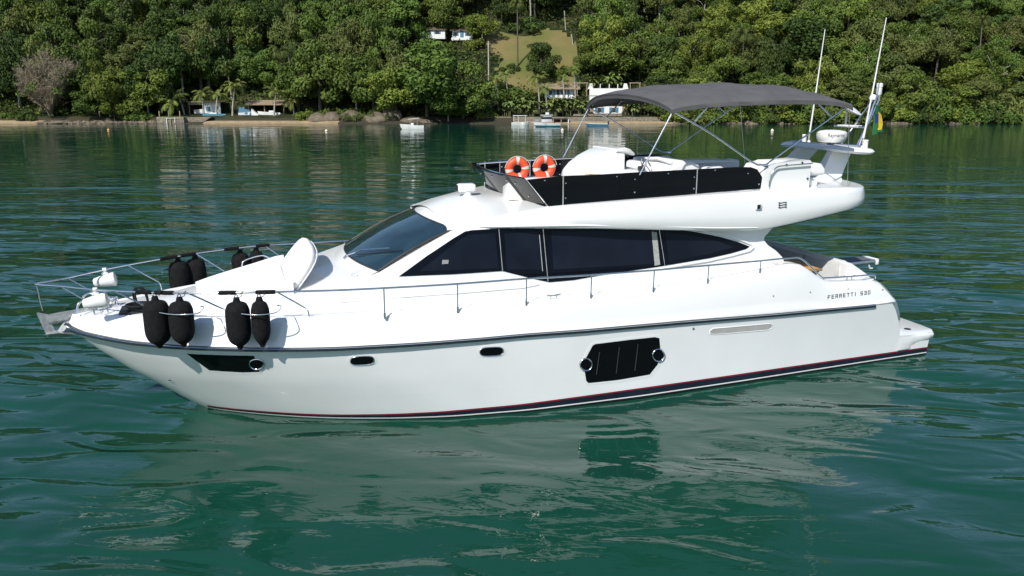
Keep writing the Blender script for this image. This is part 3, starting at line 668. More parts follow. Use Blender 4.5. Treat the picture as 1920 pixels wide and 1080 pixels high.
# television antenna: tilted flat disc on a post
t = aty(1594, 203, .1); rotd = Matrix.Rotation(R_(-26), 3, Rh.cross(Uh)) 
tv = MB().lathe([(.001, .045), (.12, .04), (.24, .015), (.29, 0), (.24, -.03), (.12, -.05), (.001, -.055)], t, 28, Matrix.Rotation(R_(20), 3, 'Y') @ Matrix.Rotation(R_(24), 3, 'X')).build('television_antenna', plas, yacht)
q = aty(1585, 236, .1); MB().tube([q, Vector((q.x, q.y, t.z - .02))], .022, 8).build('antenna_post', alu, tv)
for (u, v, y) in ((1622, 277, -1.12), (1507, 272, 1.12)):
    t = aty(u, v, y); t.z = 4.18; MB().lathe([(.001, .19), (.05, .19), (.058, .17), (.05, .16), (.05, .02), (.07, 0)], t, 14).build('stern_lamp', plas, yacht)
# camera pod under the flybridge tip
pod = MB().rbox((14.38, -1.12, 3.28), (.18, .16, .12), .03).build('aft_floodlight', plas, yacht)
MB().lathe([(.001, .09), (.05, .085), (.07, .05), (.07, -.06), (.001, -.07)], (14.50, -1.18, 3.24), 14, Matrix.Rotation(R_(90), 3, 'X')).build('floodlight_head', plas, pod)
# searchlight on the roof
t = aty(885, 352, -.0)
sx = Vector((6.72, -.15, 3.42)); s0 = MB().lathe([(.11, -.12), (.11, .04), (.08, .05), (.075, .12)], sx, 18).build('searchlight', plas, yacht)
MB().rbox(sx + Vector((-.02, 0, .19)), (.34, .19, .15), .045).build('searchlight_head', plas, s0)
MB().rbox(sx + Vector((-.19, 0, .19)), (.012, .13, .11), .01).build('searchlight_lens', dark, s0)

# ------------------------------------------------ bimini
HB = 1.78
EX = [(9.92, 5.00, .27), (10.15, 5.05, .30), (10.7, 5.11, .33), (11.3, 5.13, .33), (11.9, 5.15, .33), (12.4, 5.155, .31), (12.95, 5.15, .29), (13.4, 5.12, .24), (13.78, 5.05, .19)]
def can(x, s):
    i = 0
    z = tab([(a, b) for a, b, c in EX], x); c = tab([(a, c) for a, b, c in EX], x); e = abs(s)
    fr = .22 * (1 - s * s) * max(0, 1 - (x - 9.92) / .8)
    sag = -.018 * abs(math.sin(math.pi * (x - 9.92) / 1.0))
    return Vector((x - fr, HB * s * (1 if e < .97 else .995), z + (c + sag) * (1 - e ** 2.4) ** .8))
SS = [-1, -.985, -.95, -.9, -.8, -.65, -.5, -.3, -.1, .1, .3, .5, .65, .8, .9, .95, .985, 1]
XX = [9.92, 10.0, 10.15, 10.4, 10.7, 11, 11.3, 11.6, 11.9, 12.2, 12.5, 12.8, 12.95, 13.2, 13.4, 13.6, 13.72, 13.78]
bim = MB(); rows = [[can(x, s) for s in SS] for x in XX]; bim.grid(rows)
und = [[can(x, s) - Vector((0, 0, .022)) for s in SS] for x in XX]; bim.grid(und)
val = [q - Vector((-.03, 0, .09)) for q in rows[0]]; bim.grid([rows[0], val]); bim.grid([rows[0], [q + Vector((.012, 0, 0)) for q in val]])
bim.grid([rows[-1], [q - Vector((.0, 0, .10)) for q in rows[-1]]])
for c in (0, -1): bim.grid([[r[c] for r in rows], [r[c] - Vector((0, 0, .075)) for r in rows]])
bt = bim.build('bimini_top', canv, yacht, 50, .0003)
for x in (10.3, 10.7, 11.3, 11.9, 12.4, 12.95, 13.4):
    MB().tube([can(x, s) + Vector((0, 0, .002)) for s in SS], .006, 5).build('canopy_seam', canv, bt)
fr = empty('bimini_frame'); fr.parent = yacht
def T(p, r=.016, name='frame_tube', m=chrome, par=None): return MB().tube(p, r, 8).build(name, m, par or fr, 60)
for sg in (-1, 1):
    y = 1.74 * sg; foot = (11.93, y, 4.0)
    T(bez([(12.0, y, 3.98), (11.85, y, 4.0), (11.65, y, 4.06), (10.8, y, 4.56), (9.98, y, 4.97)], 4), .017)
    T([(11.95, y, 4.0), (12.6, y, 4.40), (13.74, y, 5.08)], .017)
    T([(10.41, y, 4.80), (10.73, y, 5.12)]); T([(13.33, y, 4.85), (12.93, y, 5.14)])
    T([(9.96, y, 4.96), (9.37, y, 3.90)], .014, 'front_strut')
    T([(13.72, y, 5.02), (13.92, 1.66 * sg, 3.56)], .006, 'guy_wire', alu)
    MB().rbox((11.95, y, 3.99), (.09, .05, .06), .015).build('frame_foot', chrome, fr)
for x in (10.0, 10.72, 12.94, 13.72):
    T([can(x, s * .985) - Vector((-(.04), 0, .045)) for s in SS], .014, 'canopy_bow')

# ------------------------------------------------ guard rails
RP = [(-.37, 0, 2.33), (-.34, -.07, 2.33), (.02, -.31, 2.33), (.40, -.66, 2.34), (.85, -1.0, 2.35), (1.4, -1.35, 2.36), (1.95, -1.63, 2.37), (2.6, -1.87, 2.38), (3.2, -2.02, 2.38), (4.0, -2.12, 2.36), (4.79, -2.19, 2.35), (5.94, -2.25, 2.34), (7.1, -2.26, 2.34), (8.25, -2.26, 2.32), (9.43, -2.25, 2.31), (10.53, -2.21, 2.31), (11.66, -2.17, 2.31), (12.3, -2.14, 2.31), (12.62, -2.12, 2.27), (13.12, -2.08, 1.90), (13.28, -2.07, 1.85), (13.8, -2.05, 1.83), (14.46, -1.99, 1.80), (14.56, -1.96, 1.72)]
gr = empty('guard_rail'); gr.parent = yacht
for sg in (-1, 1):
    pth = [(x, -y * sg * -1 if False else y * (1 if sg < 0 else -1), z) for x, y, z in RP]
    MB().tube(bez(pth, 5), .0165, 8).build('top_rail', chrome, gr, 60)
    M = lambda x, y, z: (x, y * (1 if sg < 0 else -1), z)
    for x in (4.78, 5.94, 7.1, 8.26, 9.45, 10.56, 11.68):
        ry = -tab([(a, -b) for a, b, c in RP], x); rz = tab([(a, c) for a, b, c in RP], x); dz = smt(ZT, x, .12)
        o = MB().tube([M(x, ry + .01, dz - .04), M(x, ry, rz)], .0125, 7).build('stanchion', chrome, gr, 60)
        MB().tube([M(x, ry + .01, dz - .05), M(x, ry + .01, dz + .045)], .021, 8).build('stanchion_base', chrome, o, 60)
    MB().tube([M(13.2, -2.06, 1.78), M(13.2, -2.07, 1.86)], .016, 7).build('stanchion', chrome, gr, 60)
    for (x, y, z), dx, dy in (((.02, -.31, 2.33), .42, .06), ((.85, -1.0, 2.35), .50, .05), ((1.95, -1.63, 2.37), .50, .03), ((3.2, -2.02, 2.38), .45, .06)):
        xb = x + dx; yb = -(top_y(xb) - .03) if x > .1 else -.34
        MB().tube(bez([M(x, y, z), M(lerp(x, xb, .8), lerp(y, yb, .7), lerp(z, 1.86, .55)), M(xb, yb, 2.0), M(xb + .02, yb, 1.84)], 4), .0135, 7).build('stanchion', chrome, gr, 60)
    # loops that hold the fenders
    for xa, xb in ((1.38, 2.10), (2.55, 3.20)):
        f = lambda x: -tab([(a, -b) for a, b, c in RP], x)
        MB().tube(bez([M(xa, f(xa) + .05, 2.12), M(xa + .04, f(xa) - .20, 2.12), M((xa + xb) / 2, f((xa + xb) / 2) - .31, 2.11), M(xb - .04, f(xb) - .22, 2.12), M(xb + .05, f(xb) + .02, 2.14), M(xb, f(xb) + .12, 2.14)], 5), .009, 6).build('fender_loop', chrome, gr, 60)
def rail_at(x, sg):
    y = tab([(a, -b) for a, b, c in RP], x); return Vector((x, y * sg, tab([(a, c) for a, b, c in RP], x)))
ropeo = MB().tube([(-.37, 0, 2.32), (-.36, .01, 2.2), (-.34, -.02, 2.0), (-.33, 0, 1.88)], .008, 6).build('bow_lanyard', galv, yacht)
# cleats
def cleat(x, y, z, rz=0):
    o = MB(); o.tube(bez([(-.13, 0, .085), (-.07, 0, .075), (0, 0, .07), (.07, 0, .075), (.13, 0, .085)], 4), [.008] + [.012] * 15 + [.008], 6)
    o.tube([(-.045, 0, .07), (-.06, 0, 0)], .012, 6); o.tube([(.045, 0, .07), (.06, 0, 0)], .012, 6)
    b = o.build('cleat', chrome, yacht, 60); b.location = (x, y, z); b.rotation_euler = (0, 0, rz)
for sg in (-1, 1): cleat(7.62, 2.16 * sg, 1.925); cleat(13.9, 1.98 * sg, 1.74, 0); cleat(.62, .42 * sg, 1.86, R_(-40 * sg))
# bow: roller channel, windlass, hatch
br_ = MB()
for sg in (-1, 1): br_.prism([(-.30, 1.80), (.55, 1.90), (.55, 1.82), (.0, 1.72), (-.28, 1.70)], .06 * sg - .006, .06 * sg + .006)
br_.box((.12, 0, 1.735), (.8, .12, .012), Matrix.Rotation(R_(-7), 3, 'Y')); br_.build('bow_roller', galv, yacht)
MB().tube(bez([(.20, -.30, 1.86), (.24, -.25, 2.02), (.38, -.20, 2.06), (.5, -.16, 1.98), (.54, -.14, 1.86)], 4), .018, 8).build('bow_fairlead', chrome, yacht)
MB().tube(bez([(.20, .30, 1.86), (.24, .25, 2.02), (.38, .20, 2.06), (.5, .16, 1.98), (.54, .14, 1.86)], 4), .018, 8).build('bow_fairlead', chrome, yacht)
wl = MB().lathe([(.09, 0), (.09, .03), (.05, .05), (.045, .09), (.075, .11), (.07, .13), (.001, .135)], (.72, 0, 1.87), 16).build('windlass', chrome, yacht)
MB().rbox((.55, -.1, 1.89), (.16, .10, .06), .02).build('chain_stopper', chrome, yacht)
MB().rbox((1.05, -.38, 1.885), (.42, .5, .03), .01).build('anchor_locker', dark, yacht)
MB().tube([(.1, 0, 1.80), (.4, 0, 1.88), (.7, 0, 1.93)], .014, 6).build('anchor_chain', galv, yacht)
for s, y in ((1, -.62), (1, .62)):
    MB().rbox((1.55, y, 1.905), (.55, .1, .03), .012).build('deck_vent', plas, yacht)
# forward sunpad
pad = [];
for x in (1.98, 2.03, 2.3, 2.7, 3.1, 3.42, 3.46):
    hw = tab([(1.98, .62), (2.3, .80), (3.46, 1.12)], x); z0 = tab(SH, x) - .02; z1 = z0 + (.10 if 2.0 < x < 3.44 else .05)
    pad.append(sec(x, -hw, hw, z0, z1, .04, 3))
sp_ = loft(pad, 'sunpad', cush, yacht)
for sg in (-1, 1):
    rows = []
    for x, y, zt in ((1.95, .66, 2.03), (2.2, .76, 2.09), (2.6, .88, 2.17), (3.0, .97, 2.25), (3.35, 1.04, 2.33), (3.5, 1.08, 2.34)):
        zb = tab(SH, x) - .1; rows.append([(x, (y + .09) * sg, zb), (x, (y + .08) * sg, zt - .03), (x, (y + .05) * sg, zt), (x, (y + .01) * sg, zt), (x, (y - .02) * sg, zt - .03), (x, (y - .03) * sg, zb)])
    loft(rows, 'sunpad_coaming', gel, yacht)
MB().tube(bez([(2.75, .98, 2.20), (2.8, 1.0, 2.30), (3.1, 1.08, 2.36), (3.25, 1.1, 2.30)], 4), .012, 6).build('sunpad_handrail', chrome, yacht)
# folded-up backrest: rounded panel hinged across the pad
def br(a, b, off):      # a -1..1 across, b 0..1 up
    base = Vector((3.48, 1.05 * a, 2.17)); up = Vector((.44, 0, .56)); n = Vector((-.72, 0, .69))
    return base + up * b + n * off
out = [(-.97, 0), (-1.02, .2), (-1.02, .42), (-.99, .62), (-.90, .80), (-.74, .92), (-.45, .985), (-.15, 1.0), (.15, 1.0), (.45, .985), (.74, .92), (.90, .80), (.99, .62), (1.02, .42), (1.02, .2), (.97, 0)]
def scl(o, k): return [((a) * k, .0 + b * k + (.0 if b else 0)) for a, b in o]
rows = [[br(a, b, o) for a, b in scl(out, k)] for k, o in ((.5, .075), (.9, .07), (.97, .055), (1, .02), (1, -.03), (.97, -.06), (.9, -.07), (.5, -.07))]
mb = MB().grid(rows, True); n_ = len(out); mb.f.append(tuple(range(n_))); mb.f.append(tuple(range(7 * n_, 8 * n_)))
bk = mb.build('sunpad_backrest', cush, yacht, 50)
MB().tube([br(a, b, -.07) for a, b in out], .012, 6).build('backrest_piping', cush, bk)
for x, y in ((4.35, -1.3), (4.42, -1.15)): MB().tube(bez([(x, y, 2.37), (x, y, 2.43), (x + .14, y, 2.43), (x + .14, y, 2.38)], 3), .01, 6).build('grab_handle', plas, yacht)

# ------------------------------------------------ cockpit
MB().box((13.4, 0, 1.18), (3.0, 3.6, .04)).build('cockpit_sole', teak, yacht)
for sg in (-1, 1): MB().prism([(12.0, 1.15), (14.5, 1.15), (14.5, 1.66), (13.3, 1.74), (12.75, 2.05), (12.0, 2.15)], 1.78 * sg - .02, 1.78 * sg + .02).build('cockpit_lining', greyc, yacht)
# transom settee (across the boat) with high grey back
def setp(x, y, z): return (x, y, z)
st = MB().prism([(13.7, 1.2), (14.55, 1.2), (14.55, 1.68), (14.30, 1.93), (14.18, 1.97), (14.10, 1.93), (13.98, 1.60), (13.7, 1.58)], -1.42, 1.72).build('transom_settee', mat('settee_vinyl', (.54, .535, .53), .7, var=.04), yacht, 30)
for y in (-.4, .65): MB().tube([(14.095, y, 1.93), (13.975, y, 1.60)], .008, 5).build('settee_seam', dark, st)
mb = MB(); mb.prism([(14.12, 1.66), (14.72, 1.66), (14.62, 1.74), (14.22, 1.985), (14.12, 1.96)], -1.64, -1.43); mb.prism([(14.2, 1.66), (14.75, 1.66), (14.68, 1.76), (14.24, 2.0), (14.2, 2.0)], -1.43, 1.64)
mb.build('settee_moulding', gel, yacht, 30)
MB().box((13.95, -1.78, 1.70), (1.15, .34, .03)).build('coaming_top', gel, yacht)
tb = MB().rbox((13.42, -.95, 1.84), (.62, .95, .04), .015).build('cockpit_table', teak, yacht)
MB().rbox((13.42, -.95, 1.866), (.54, .85, .008), .003).build('table_cloth', cloth, tb)
MB().rbox((13.42, -.9, 1.5), (.14, .14, .64), .02).build('table_leg', chrome, tb)
# passerelle over the transom
pr_ = Matrix.Rotation(R_(-1.5), 3, 'Y')
ps = MB().rbox((15.55, .5, 1.44), (2.3, .46, .11), .03, pr_).build('passerelle', alu, yacht)
MB().rbox((15.5, .5, 1.503), (2.1, .36, .012), .004, pr_).build('passerelle_tread', greyd, ps)
MB().rbox((16.72, .5, 1.47), (.09, .5, .15), .035).build('passerelle_end', plas, ps)
MB().tube([(16.5, .3, 1.42), (16.55, .3, 1.32), (16.62, .3, 1.32)], .02, 6).build('passerelle_wheel', plas, ps)

# ================================================================== loose things on the yacht
def fender(x, sg, L, rad, label, group, off=.0, swing=0):
    r = rail_at(x, sg); root = empty('fender', (r.x, r.y + .035 * sg + off * sg, 1.55), 0, label, 'fender', group)
    zt = 2.265 - 1.55; zb = zt - L
    pr = [(.001, zb - .10), (.035, zb - .09), (.05, zb - .05), (rad * .72, zb + .02), (rad * .92, zb + .10), (rad, zb + .20), (rad, zt - .17), (rad * .93, zt - .10), (rad * .74, zt - .03), (.06, zt), (.04, zt + .06), (.001, zt + .065)]
    pr = [(max(.001, q.x), q.y) for q in bez([(a, b, 0) for a, b in pr], 3)]
    b = MB().lathe(pr, (0, 0, 0), 28).build('fender_body', fabr, root, 70)
    rp = MB()
    for k in (-1, 1): rp.tube([(.05 * k, 0, zt), (.018 * k, 0, zt + .09), (0, -.035 * sg, 2.38 - 1.55)], .007, 5)
    rp.tube([(0, 0, zt + .05), (.07, .02, zt + .07), (.10, 0, zt + .15), (.05, -.02, 2.37 - 1.55)], .006, 5)
    rp.build('fender_line', rope, root, 60)
    return root
def wrap(x0, x1, sg, parent):
    a, b = rail_at(x0, sg), rail_at(x1, sg); n = 6; loc = parent.location
    MB().tube([a.lerp(b, i / n) - loc for i in range(n + 1)], [.030, .034, .033, .034, .033, .034, .030], 10).build('rail_wrap', fabr, parent, 60)
FEN = [(1.47, .70, .19, 'port'), (1.82, .66, .178, 'port'), (2.62, .69, .178, 'port'), (2.94, .66, .135, 'port')]
lab = ['fat black covered fender hanging nearest the bow on the near rail', 'second black fender from the bow on the near rail, close beside the first',
       'wide black fender, forward one of the aft pair on the near rail', 'slim black fender, aft-most on the near bow rail']
wr = [(1.20, 1.42), (1.47, 1.74), (2.38, 2.62), (2.90, 3.18)]
for (x, L, rad, _), l, (w0, w1) in zip(FEN, lab, wr):
    f = fender(x, -1, L * .93, rad, l, 'black fenders on the bow rails', .06); wrap(w0, w1, -1, f)
lab = ['black fender on the far rail, nearest the bow behind the sunpad', 'black fender on the far rail, second from the bow', 'black fender on the far rail, forward of the last pair', 'black fender on the far rail, furthest aft beside the raised backrest']
for (x, L, rad), l, (w0, w1) in zip(((1.64, .68, .18), (1.93, .66, .18), (2.74, .64, .17), (3.04, .6, .14)), lab, ((1.36, 1.64), (1.70, 1.95), (2.46, 2.72), (3.04, 3.3))):
    f = fender(x, 1, L * .93, rad, l, 'black fenders on the bow rails', .04); wrap(w0, w1, 1, f)
# bullet speakers under the pulpit
def speaker(x, sg, label):
    r = rail_at(x, sg); o = empty('bullet_speaker', (r.x, r.y, r.z), 0, label, 'speaker', 'white bullet speakers hung from the pulpit rail')
    rt = Matrix.Rotation(R_(82), 3, 'Y')
    MB().lathe([(.001, -.19), (.055, -.19), (.075, -.17), (.105, 0), (.118, .10), (.122, .13), (.115, .15), (.10, .155), (.001, .15)], (0, 0, -.19), 24, rt).build('speaker_body', plas, o, 50)
    g = MB().lathe([(.001, .0), (.09, 0), (.095, -.01)], Vector((0, 0, -.19)) + rt @ Vector((0, 0, .163)), 20, rt).build('speaker_grille', tapew, o)
    m = MB().rbox((0, 0, -.065), (.11, .07, .04), .015); m.tube([(-.03, 0, 0), (.03, 0, 0)], .034, 10); m.tube([(0, 0, 0), (0, 0, -.08)], .024, 8); m.build('speaker_clamp', plas, o)
speaker(.58, -1, 'white bullet speaker hung from the near side of the pulpit'); speaker(.52, 1, 'white bullet speaker hung from the far side of the pulpit')
# anchor in the roller
an = empty('anchor', (-.06, 0, 1.75), 0, 'grey galvanised plough anchor stowed under the bow roller', 'anchor')
MB().prism([(-.20, .03), (.35, .10), (.40, .05), (.1, -.04), (-.12, -.10), (-.22, -.08)], -.012, .012).build('shank', galv, an, 30)
mb = MB(); mb.add([(-.36, -.02, .10), (-.20, .02, .06), (-.13, 0, -.26), (-.26, 0, -.30), (-.36, .06, .10)], [(0, 1, 2, 3), (0, 4, 1)])
mb.add([(-.30, -.02, -.26), (-.06, -.14, -.22), (.18, -.05, -.30), (-.02, .02, -.34), (-.06, .16, -.22), (-.12, 0, -.20)], [(0, 1, 5), (1, 2, 5), (5, 2, 4), (5, 4, 0), (0, 3, 1), (3, 2, 1), (3, 4, 2), (3, 0, 4)])
mb.add([(-.12, -.03, -.24), (.0, -.05, -.22), (.16, -.05, .0), (.08, -.02, .02), (-.12, .03, -.24), (.0, .05, -.22), (.16, .05, .0), (.08, .02, .02)], [(0, 1, 2, 3), (4, 7, 6, 5), (0, 4, 5, 1), (1, 5, 6, 2), (3, 2, 6, 7), (0, 3, 7, 4)])
mb.build('fluke', galv, an, 30)
MB().lathe([(.02, -.08), (.035, -.05), (.035, .05), (.02, .08)], (.12, 0, -.0), 10, Matrix.Rotation(R_(90), 3, 'X')).build('swivel', chrome, an)
# rope coil
rc = empty('rope_coil', (1.12, -.42, 1.90), 0, 'black mooring rope coiled on the foredeck beside the first fender', 'rope')
mb = MB()
for k in range(3): mb.tube([(math.cos(a * .5236) * (.15 + .02 * k), math.sin(a * .5236) * (.13 + .015 * k), .03 + .02 * k) for a in range(13)], .016, 6)
mb.build('coil', rope, rc, 60)
mb = MB()
for k in range(2): mb.tube(bez([(-.02 + .03 * k, -.1, .04), (-.05 + .03 * k, -.12, .28), (.02 + .03 * k, -.13, .38), (.12 + .02 * k, -.13, .30), (.16, -.1, .06)], 5), .016, 6)
mb.build('loose_loop', rope, rc, 60)
# life rings
def ring(p, rz, label):
    o = empty('life_ring', p, rz, label, 'life ring', 'orange life rings in the flybridge bow')
    Rr, r = .145, .069; rows = []
    for i in range(33):
        a = 2 * math.pi * i / 32; c = Vector((math.cos(a) * Rr, 0, math.sin(a) * Rr)); d = Vector((math.cos(a), 0, math.sin(a)))
        rows.append([c + d * (r * math.cos(b * math.pi / 6)) + Vector((0, r * .8 * math.sin(b * math.pi / 6), 0)) for b in range(12)])
    MB().grid(rows, True).build('ring_body', ored, o, 70, .0002)
    for a0 in (88, 10, 190, -70):
        rows = []
        for i in range(5):
            a = R_(a0 - 9 + 18 * i / 4); c = Vector((math.cos(a) * Rr, 0, math.sin(a) * Rr)); d = Vector((math.cos(a), 0, math.sin(a))); q = r + .004
            rows.append([c + d * (q * math.cos(b * math.pi / 6)) + Vector((0, q * .8 * math.sin(b * math.pi / 6), 0)) for b in range(12)])
        MB().grid(rows, True).build('reflective_band', tapew, o, 70)
    pts = [Vector((math.cos(R_(a)) * (Rr + r + .012 + .012 * math.sin(R_(a * 2))), -.02, math.sin(R_(a)) * (Rr + r + .012))) for a in range(10, 180, 15)]
    MB().tube(pts, .006, 5).build('grab_line', tapew, o)
p = aty(970, 317, -.75); ring(p, -PHI * .6, 'orange life ring with white bands, the one nearer the bow')
p = aty(1020.5, 314, -.75); ring(p, -PHI * .6 + .15, 'orange life ring with white bands, the one nearer the helm console')
MB().rbox((7.75, -.72, 3.63), (.95, .5, .38), .04, Matrix.Rotation(-.1, 3, 'Z')).build('bow_locker', gel, yacht)
# flag
fl = empty('flag', aty(1641, 196, -.66), 0, 'green and yellow flag hanging limp from the mast frame', 'flag')
def fold(a, b):        # a 0..1 across, b 0..1 down
    return Vector((.03 + .18 * a * (.3 + b) + .012 * math.sin(9 * a + 2 * b), .05 * math.sin(a * 11 + b * 2), -.62 * b * (1 - .25 * a) + -.06 * a))
mb = MB(); mb.grid([[fold(i / 14, j / 12) for i in range(15)] for j in range(13)]); mb.build('flag_cloth', fgreen, fl, 80)
mb = MB(); mb.grid([[fold(.55 + .45 * i / 6 * (1 - abs(j - 6) / 8), j / 12) + Vector((0, -.012, 0)) for i in range(7)] for j in range(2, 12)]); mb.build('flag_diamond', fyel, fl, 80)
mb = MB(); mb.grid([[fold(.12 + .4 * i / 4, .30 + .3 * j / 4) + Vector((0, -.014, 0)) for i in range(5)] for j in range(5)]); mb.build('flag_disc', fblue, fl, 80)
# ================================================================== FAR SHORE (own frame: r to the right, d away from the viewpoint)
B0P = Vector((CAM.x, CAM.y, 0)); RNG = random.Random(11)
def W(r, d, z=0): return B0P + Rh * r + Fh * d + Vector((0, 0, z))
def rd(u, v, d):
    fwd = FPX * math.cos(TH) + (540 - v) * math.sin(TH); up = -FPX * math.sin(TH) + (540 - v) * math.cos(TH)
    return (u - 960) / fwd * d, CAM.z + up / fwd * d
from mathutils import noise as nz
TT = [(-60, -6), (0, 0), (1.0, .3), (2.6, .5), (3.1, 1.15), (8, 1.6), (13, 5), (35, 18), (60, 33), (110, 55), (200, 62), (400, 64)]
def T(r, d):
    e = d - 147; z = tab(TT, e)
    if e > 5: z += nz.noise(Vector((r / 14, d / 14, 1))) * min(1.6, (e - 5) * .15)
    return z
def ground(u, e, v=200):
    d = 147 + e; r, _ = rd(u, v, d); return r, d, T(r, d)
def uof(r, d, z): # pixel column and row of a place on the far shore
    P = W(r, d, z) - CAM; return 960 + FPX * P.dot(Rh) / P.dot(FW), 540 - FPX * P.dot(UP) / P.dot(FW)
# terrain
ds = [100, 125, 140, 146, 147, 147.7, 148.5, 149.3, 150.2, 150.7, 152, 155, 158, 161, 165, 170, 175, 180, 186, 192, 200, 210, 225, 240, 260, 290, 350, 450]
rs = [-420, -300, -200, -150] + [-125 + 5 * i for i in range(51)] + [160, 210, 300, 420]
hm = bpy.data.materials.new('hill_ground'); hm.use_nodes = True
n = hm.node_tree.nodes; L = hm.node_tree.links; p = n['Principled BSDF']; p.inputs['Roughness'].default_value = .95; p.inputs['Specular IOR Level'].default_value = .1
g = n.new('ShaderNodeNewGeometry'); no = n.new('ShaderNodeTexNoise'); no.inputs['Scale'].default_value = .35; no.inputs['Detail'].default_value = 6; L.new(g.outputs['Position'], no.inputs['Vector'])
sx_ = n.new('ShaderNodeSeparateXYZ'); L.new(g.outputs['Position'], sx_.inputs[0])
mr = n.new('ShaderNodeMapRange'); mr.inputs[1].default_value = .75; mr.inputs[2].default_value = 1.1; L.new(sx_.outputs['Z'], mr.inputs[0])
cr = n.new('ShaderNodeMix'); cr.data_type = 'RGBA'; cr.inputs[6].default_value = (.018, .028, .010, 1); cr.inputs[7].default_value = (.05, .05, .022, 1)
m1 = n.new('ShaderNodeMapRange'); m1.inputs[1].default_value = .42; m1.inputs[2].default_value = .6; L.new(no.outputs[0], m1.inputs[0]); L.new(m1.outputs[0], cr.inputs[0])
c2 = n.new('ShaderNodeMix'); c2.data_type = 'RGBA'; c2.inputs[6].default_value = (.055, .048, .034, 1); L.new(cr.outputs[2], c2.inputs[7]); L.new(mr.outputs[0], c2.inputs[0]); L.new(c2.outputs[2], p.inputs['Base Color'])
o = MB().grid([[W(r, d, T(r, d)) for r in rs] for d in ds]).build('hillside', hm, smooth=80, merge=None); tag(o, 'steep hillside and beach rising from the far shore', kind='structure')
for nm, u0, u1, e1, lb in (('beach_sand', -40, 76, 3.0, 'strip of pale sand at the left end of the shore'), ('beach_sand', 372, 640, 2.0, 'narrow strip of sand below the stone sea wall'), ('beach_sand', 955, 1290, 1.6, 'pale gravelly sand below the white terrace')):
    r0, r1 = rd(u0, 231, 147)[0], rd(u1, 231, 147)[0]; rows = []
    for d in (146.6, 147.2, 147.8, 148.4, 149, 149.6, 150.2):
        if d <= 147 + e1: rows.append([W(lerp(r0, r1, i / 30), d + .25 * nz.noise(Vector((i * .7, 0, 0))), T(lerp(r0, r1, i / 30), d) + .06 + (0 if 0 < i < 30 else -.3)) for i in range(31)])
    tag(MB().grid(rows).build(nm, sandm, None, 80, merge=None), lb, kind='structure')
# grassy clearing: a sheet of dry grass following the slope
CL = [(905, 70), (935, 62), (962, 50), (1010, 54), (1056, 58), (1080, 84), (1086, 100), (1078, 150), (1090, 160), (1040, 172), (980, 172), (945, 160), (930, 130), (945, 112), (925, 100)]
def slope_pt(u, v):
    lo, hi = 148., 260.
    for i in range(40):
        d = (lo + hi) / 2; r, z = rd(u, v, d)
        if z > T(r, d): lo = d
        else: hi = d
    return r, d
cl = [slope_pt(u, v) for u, v in CL]
def inside(x, y, P):
    c = False
    for (x0, y0), (x1, y1) in zip(P, P[1:] + P[:1]):
        if (y0 > y) != (y1 > y) and x < (x1 - x0) * (y - y0) / (y1 - y0) + x0: c = not c
    return c
gm = mat('dry_grass', (.19, .15, .065), .95, col2=(.11, .125, .035), vscale=.16, spec=.1, bump=.06, bscale=4)
mb = MB(); st = .9
r0, r1 = min(a for a, b in cl), max(a for a, b in cl); d0, d1 = min(b for a, b in cl), max(b for a, b in cl)
i0 = 0
r = r0
while r < r1:
    d = d0
    while d < d1:
        if inside(r + st / 2, d + st / 2, cl): mb.add([W(a, b, T(a, b) + .12) for a, b in ((r, d), (r + st, d), (r + st, d + st), (r, d + st))], [(0, 1, 2, 3)])
        d += st
    r += st
tag(mb.build('grass_clearing', gm, None, 80, .01), 'dry grassy clearing on the hillside', kind='structure')

# ---- foliage makers
def leafquad(V, F, c, nrm, a, b, rng):
    t = nrm.cross(Vector((rng.uniform(-1, 1), rng.uniform(-1, 1), rng.uniform(-1, 1))))
    if t.length < 1e-3: t = Vector((1, 0, 0))
    t.normalize(); s = nrm.cross(t).normalized(); n = len(V)
    V.extend([c - t * a, c - s * b * .6 + t * a * .1, c + t * a, c + s * b * .6 + t * a * .1]); F.append((n, n + 1, n + 2, n + 3))
def rdir(rng, zmin=-1):
    while True:
        v = Vector((rng.gauss(0, 1), rng.gauss(0, 1), rng.gauss(0, 1)))
        if v.length > .01:
            v.normalize()
            if v.z >= zmin: return v
def crown_mesh(seed, rx, rz, nb, per, br, leaf, shape='round'):
    rng = random.Random(seed); V = []; F = []
    for i in range(nb):
        d = rdir(rng, -.85); k = rng.uniform(.4, 1.08)
        if shape == 'column': c = Vector((d.x * rx * .6, d.y * rx * .6, rng.uniform(-1, 1) * rz * .85))
        elif shape == 'flat': c = Vector((d.x * rx * k, d.y * rx * k, abs(d.z) * rz * .8 + rng.uniform(-.4, .2) * rz))
        else: c = Vector((d.x * rx * k, d.y * rx * k, d.z * rz * k))
        R = br * rng.uniform(.65, 1.3)
        for j in range(int(per * (R / br) ** 1.5)):
            q = rdir(rng, -.8); rr = R * (rng.uniform(.55, 1.0) ** .5) * rng.uniform(.85, 1.12)
            P = c + Vector((q.x, q.y, q.z * .72)) * rr
            nn = (q * .8 + rdir(rng) * .75 + Vector((0, 0, .35))).normalized(); s = leaf * rng.uniform(.6, 1.3)
            leafquad(V, F, P, nn, s, s * .75, rng)
    me = bpy.data.meshes.new('crown'); me.from_pydata(V, [], F); return me
def me_obj(name, me, m, parent, loc=(0, 0, 0)):
    if m and not me.materials: me.materials.append(m)
    o = bpy.data.objects.new(name, me); COL.objects.link(o); o.parent = parent; o.location = loc; return o
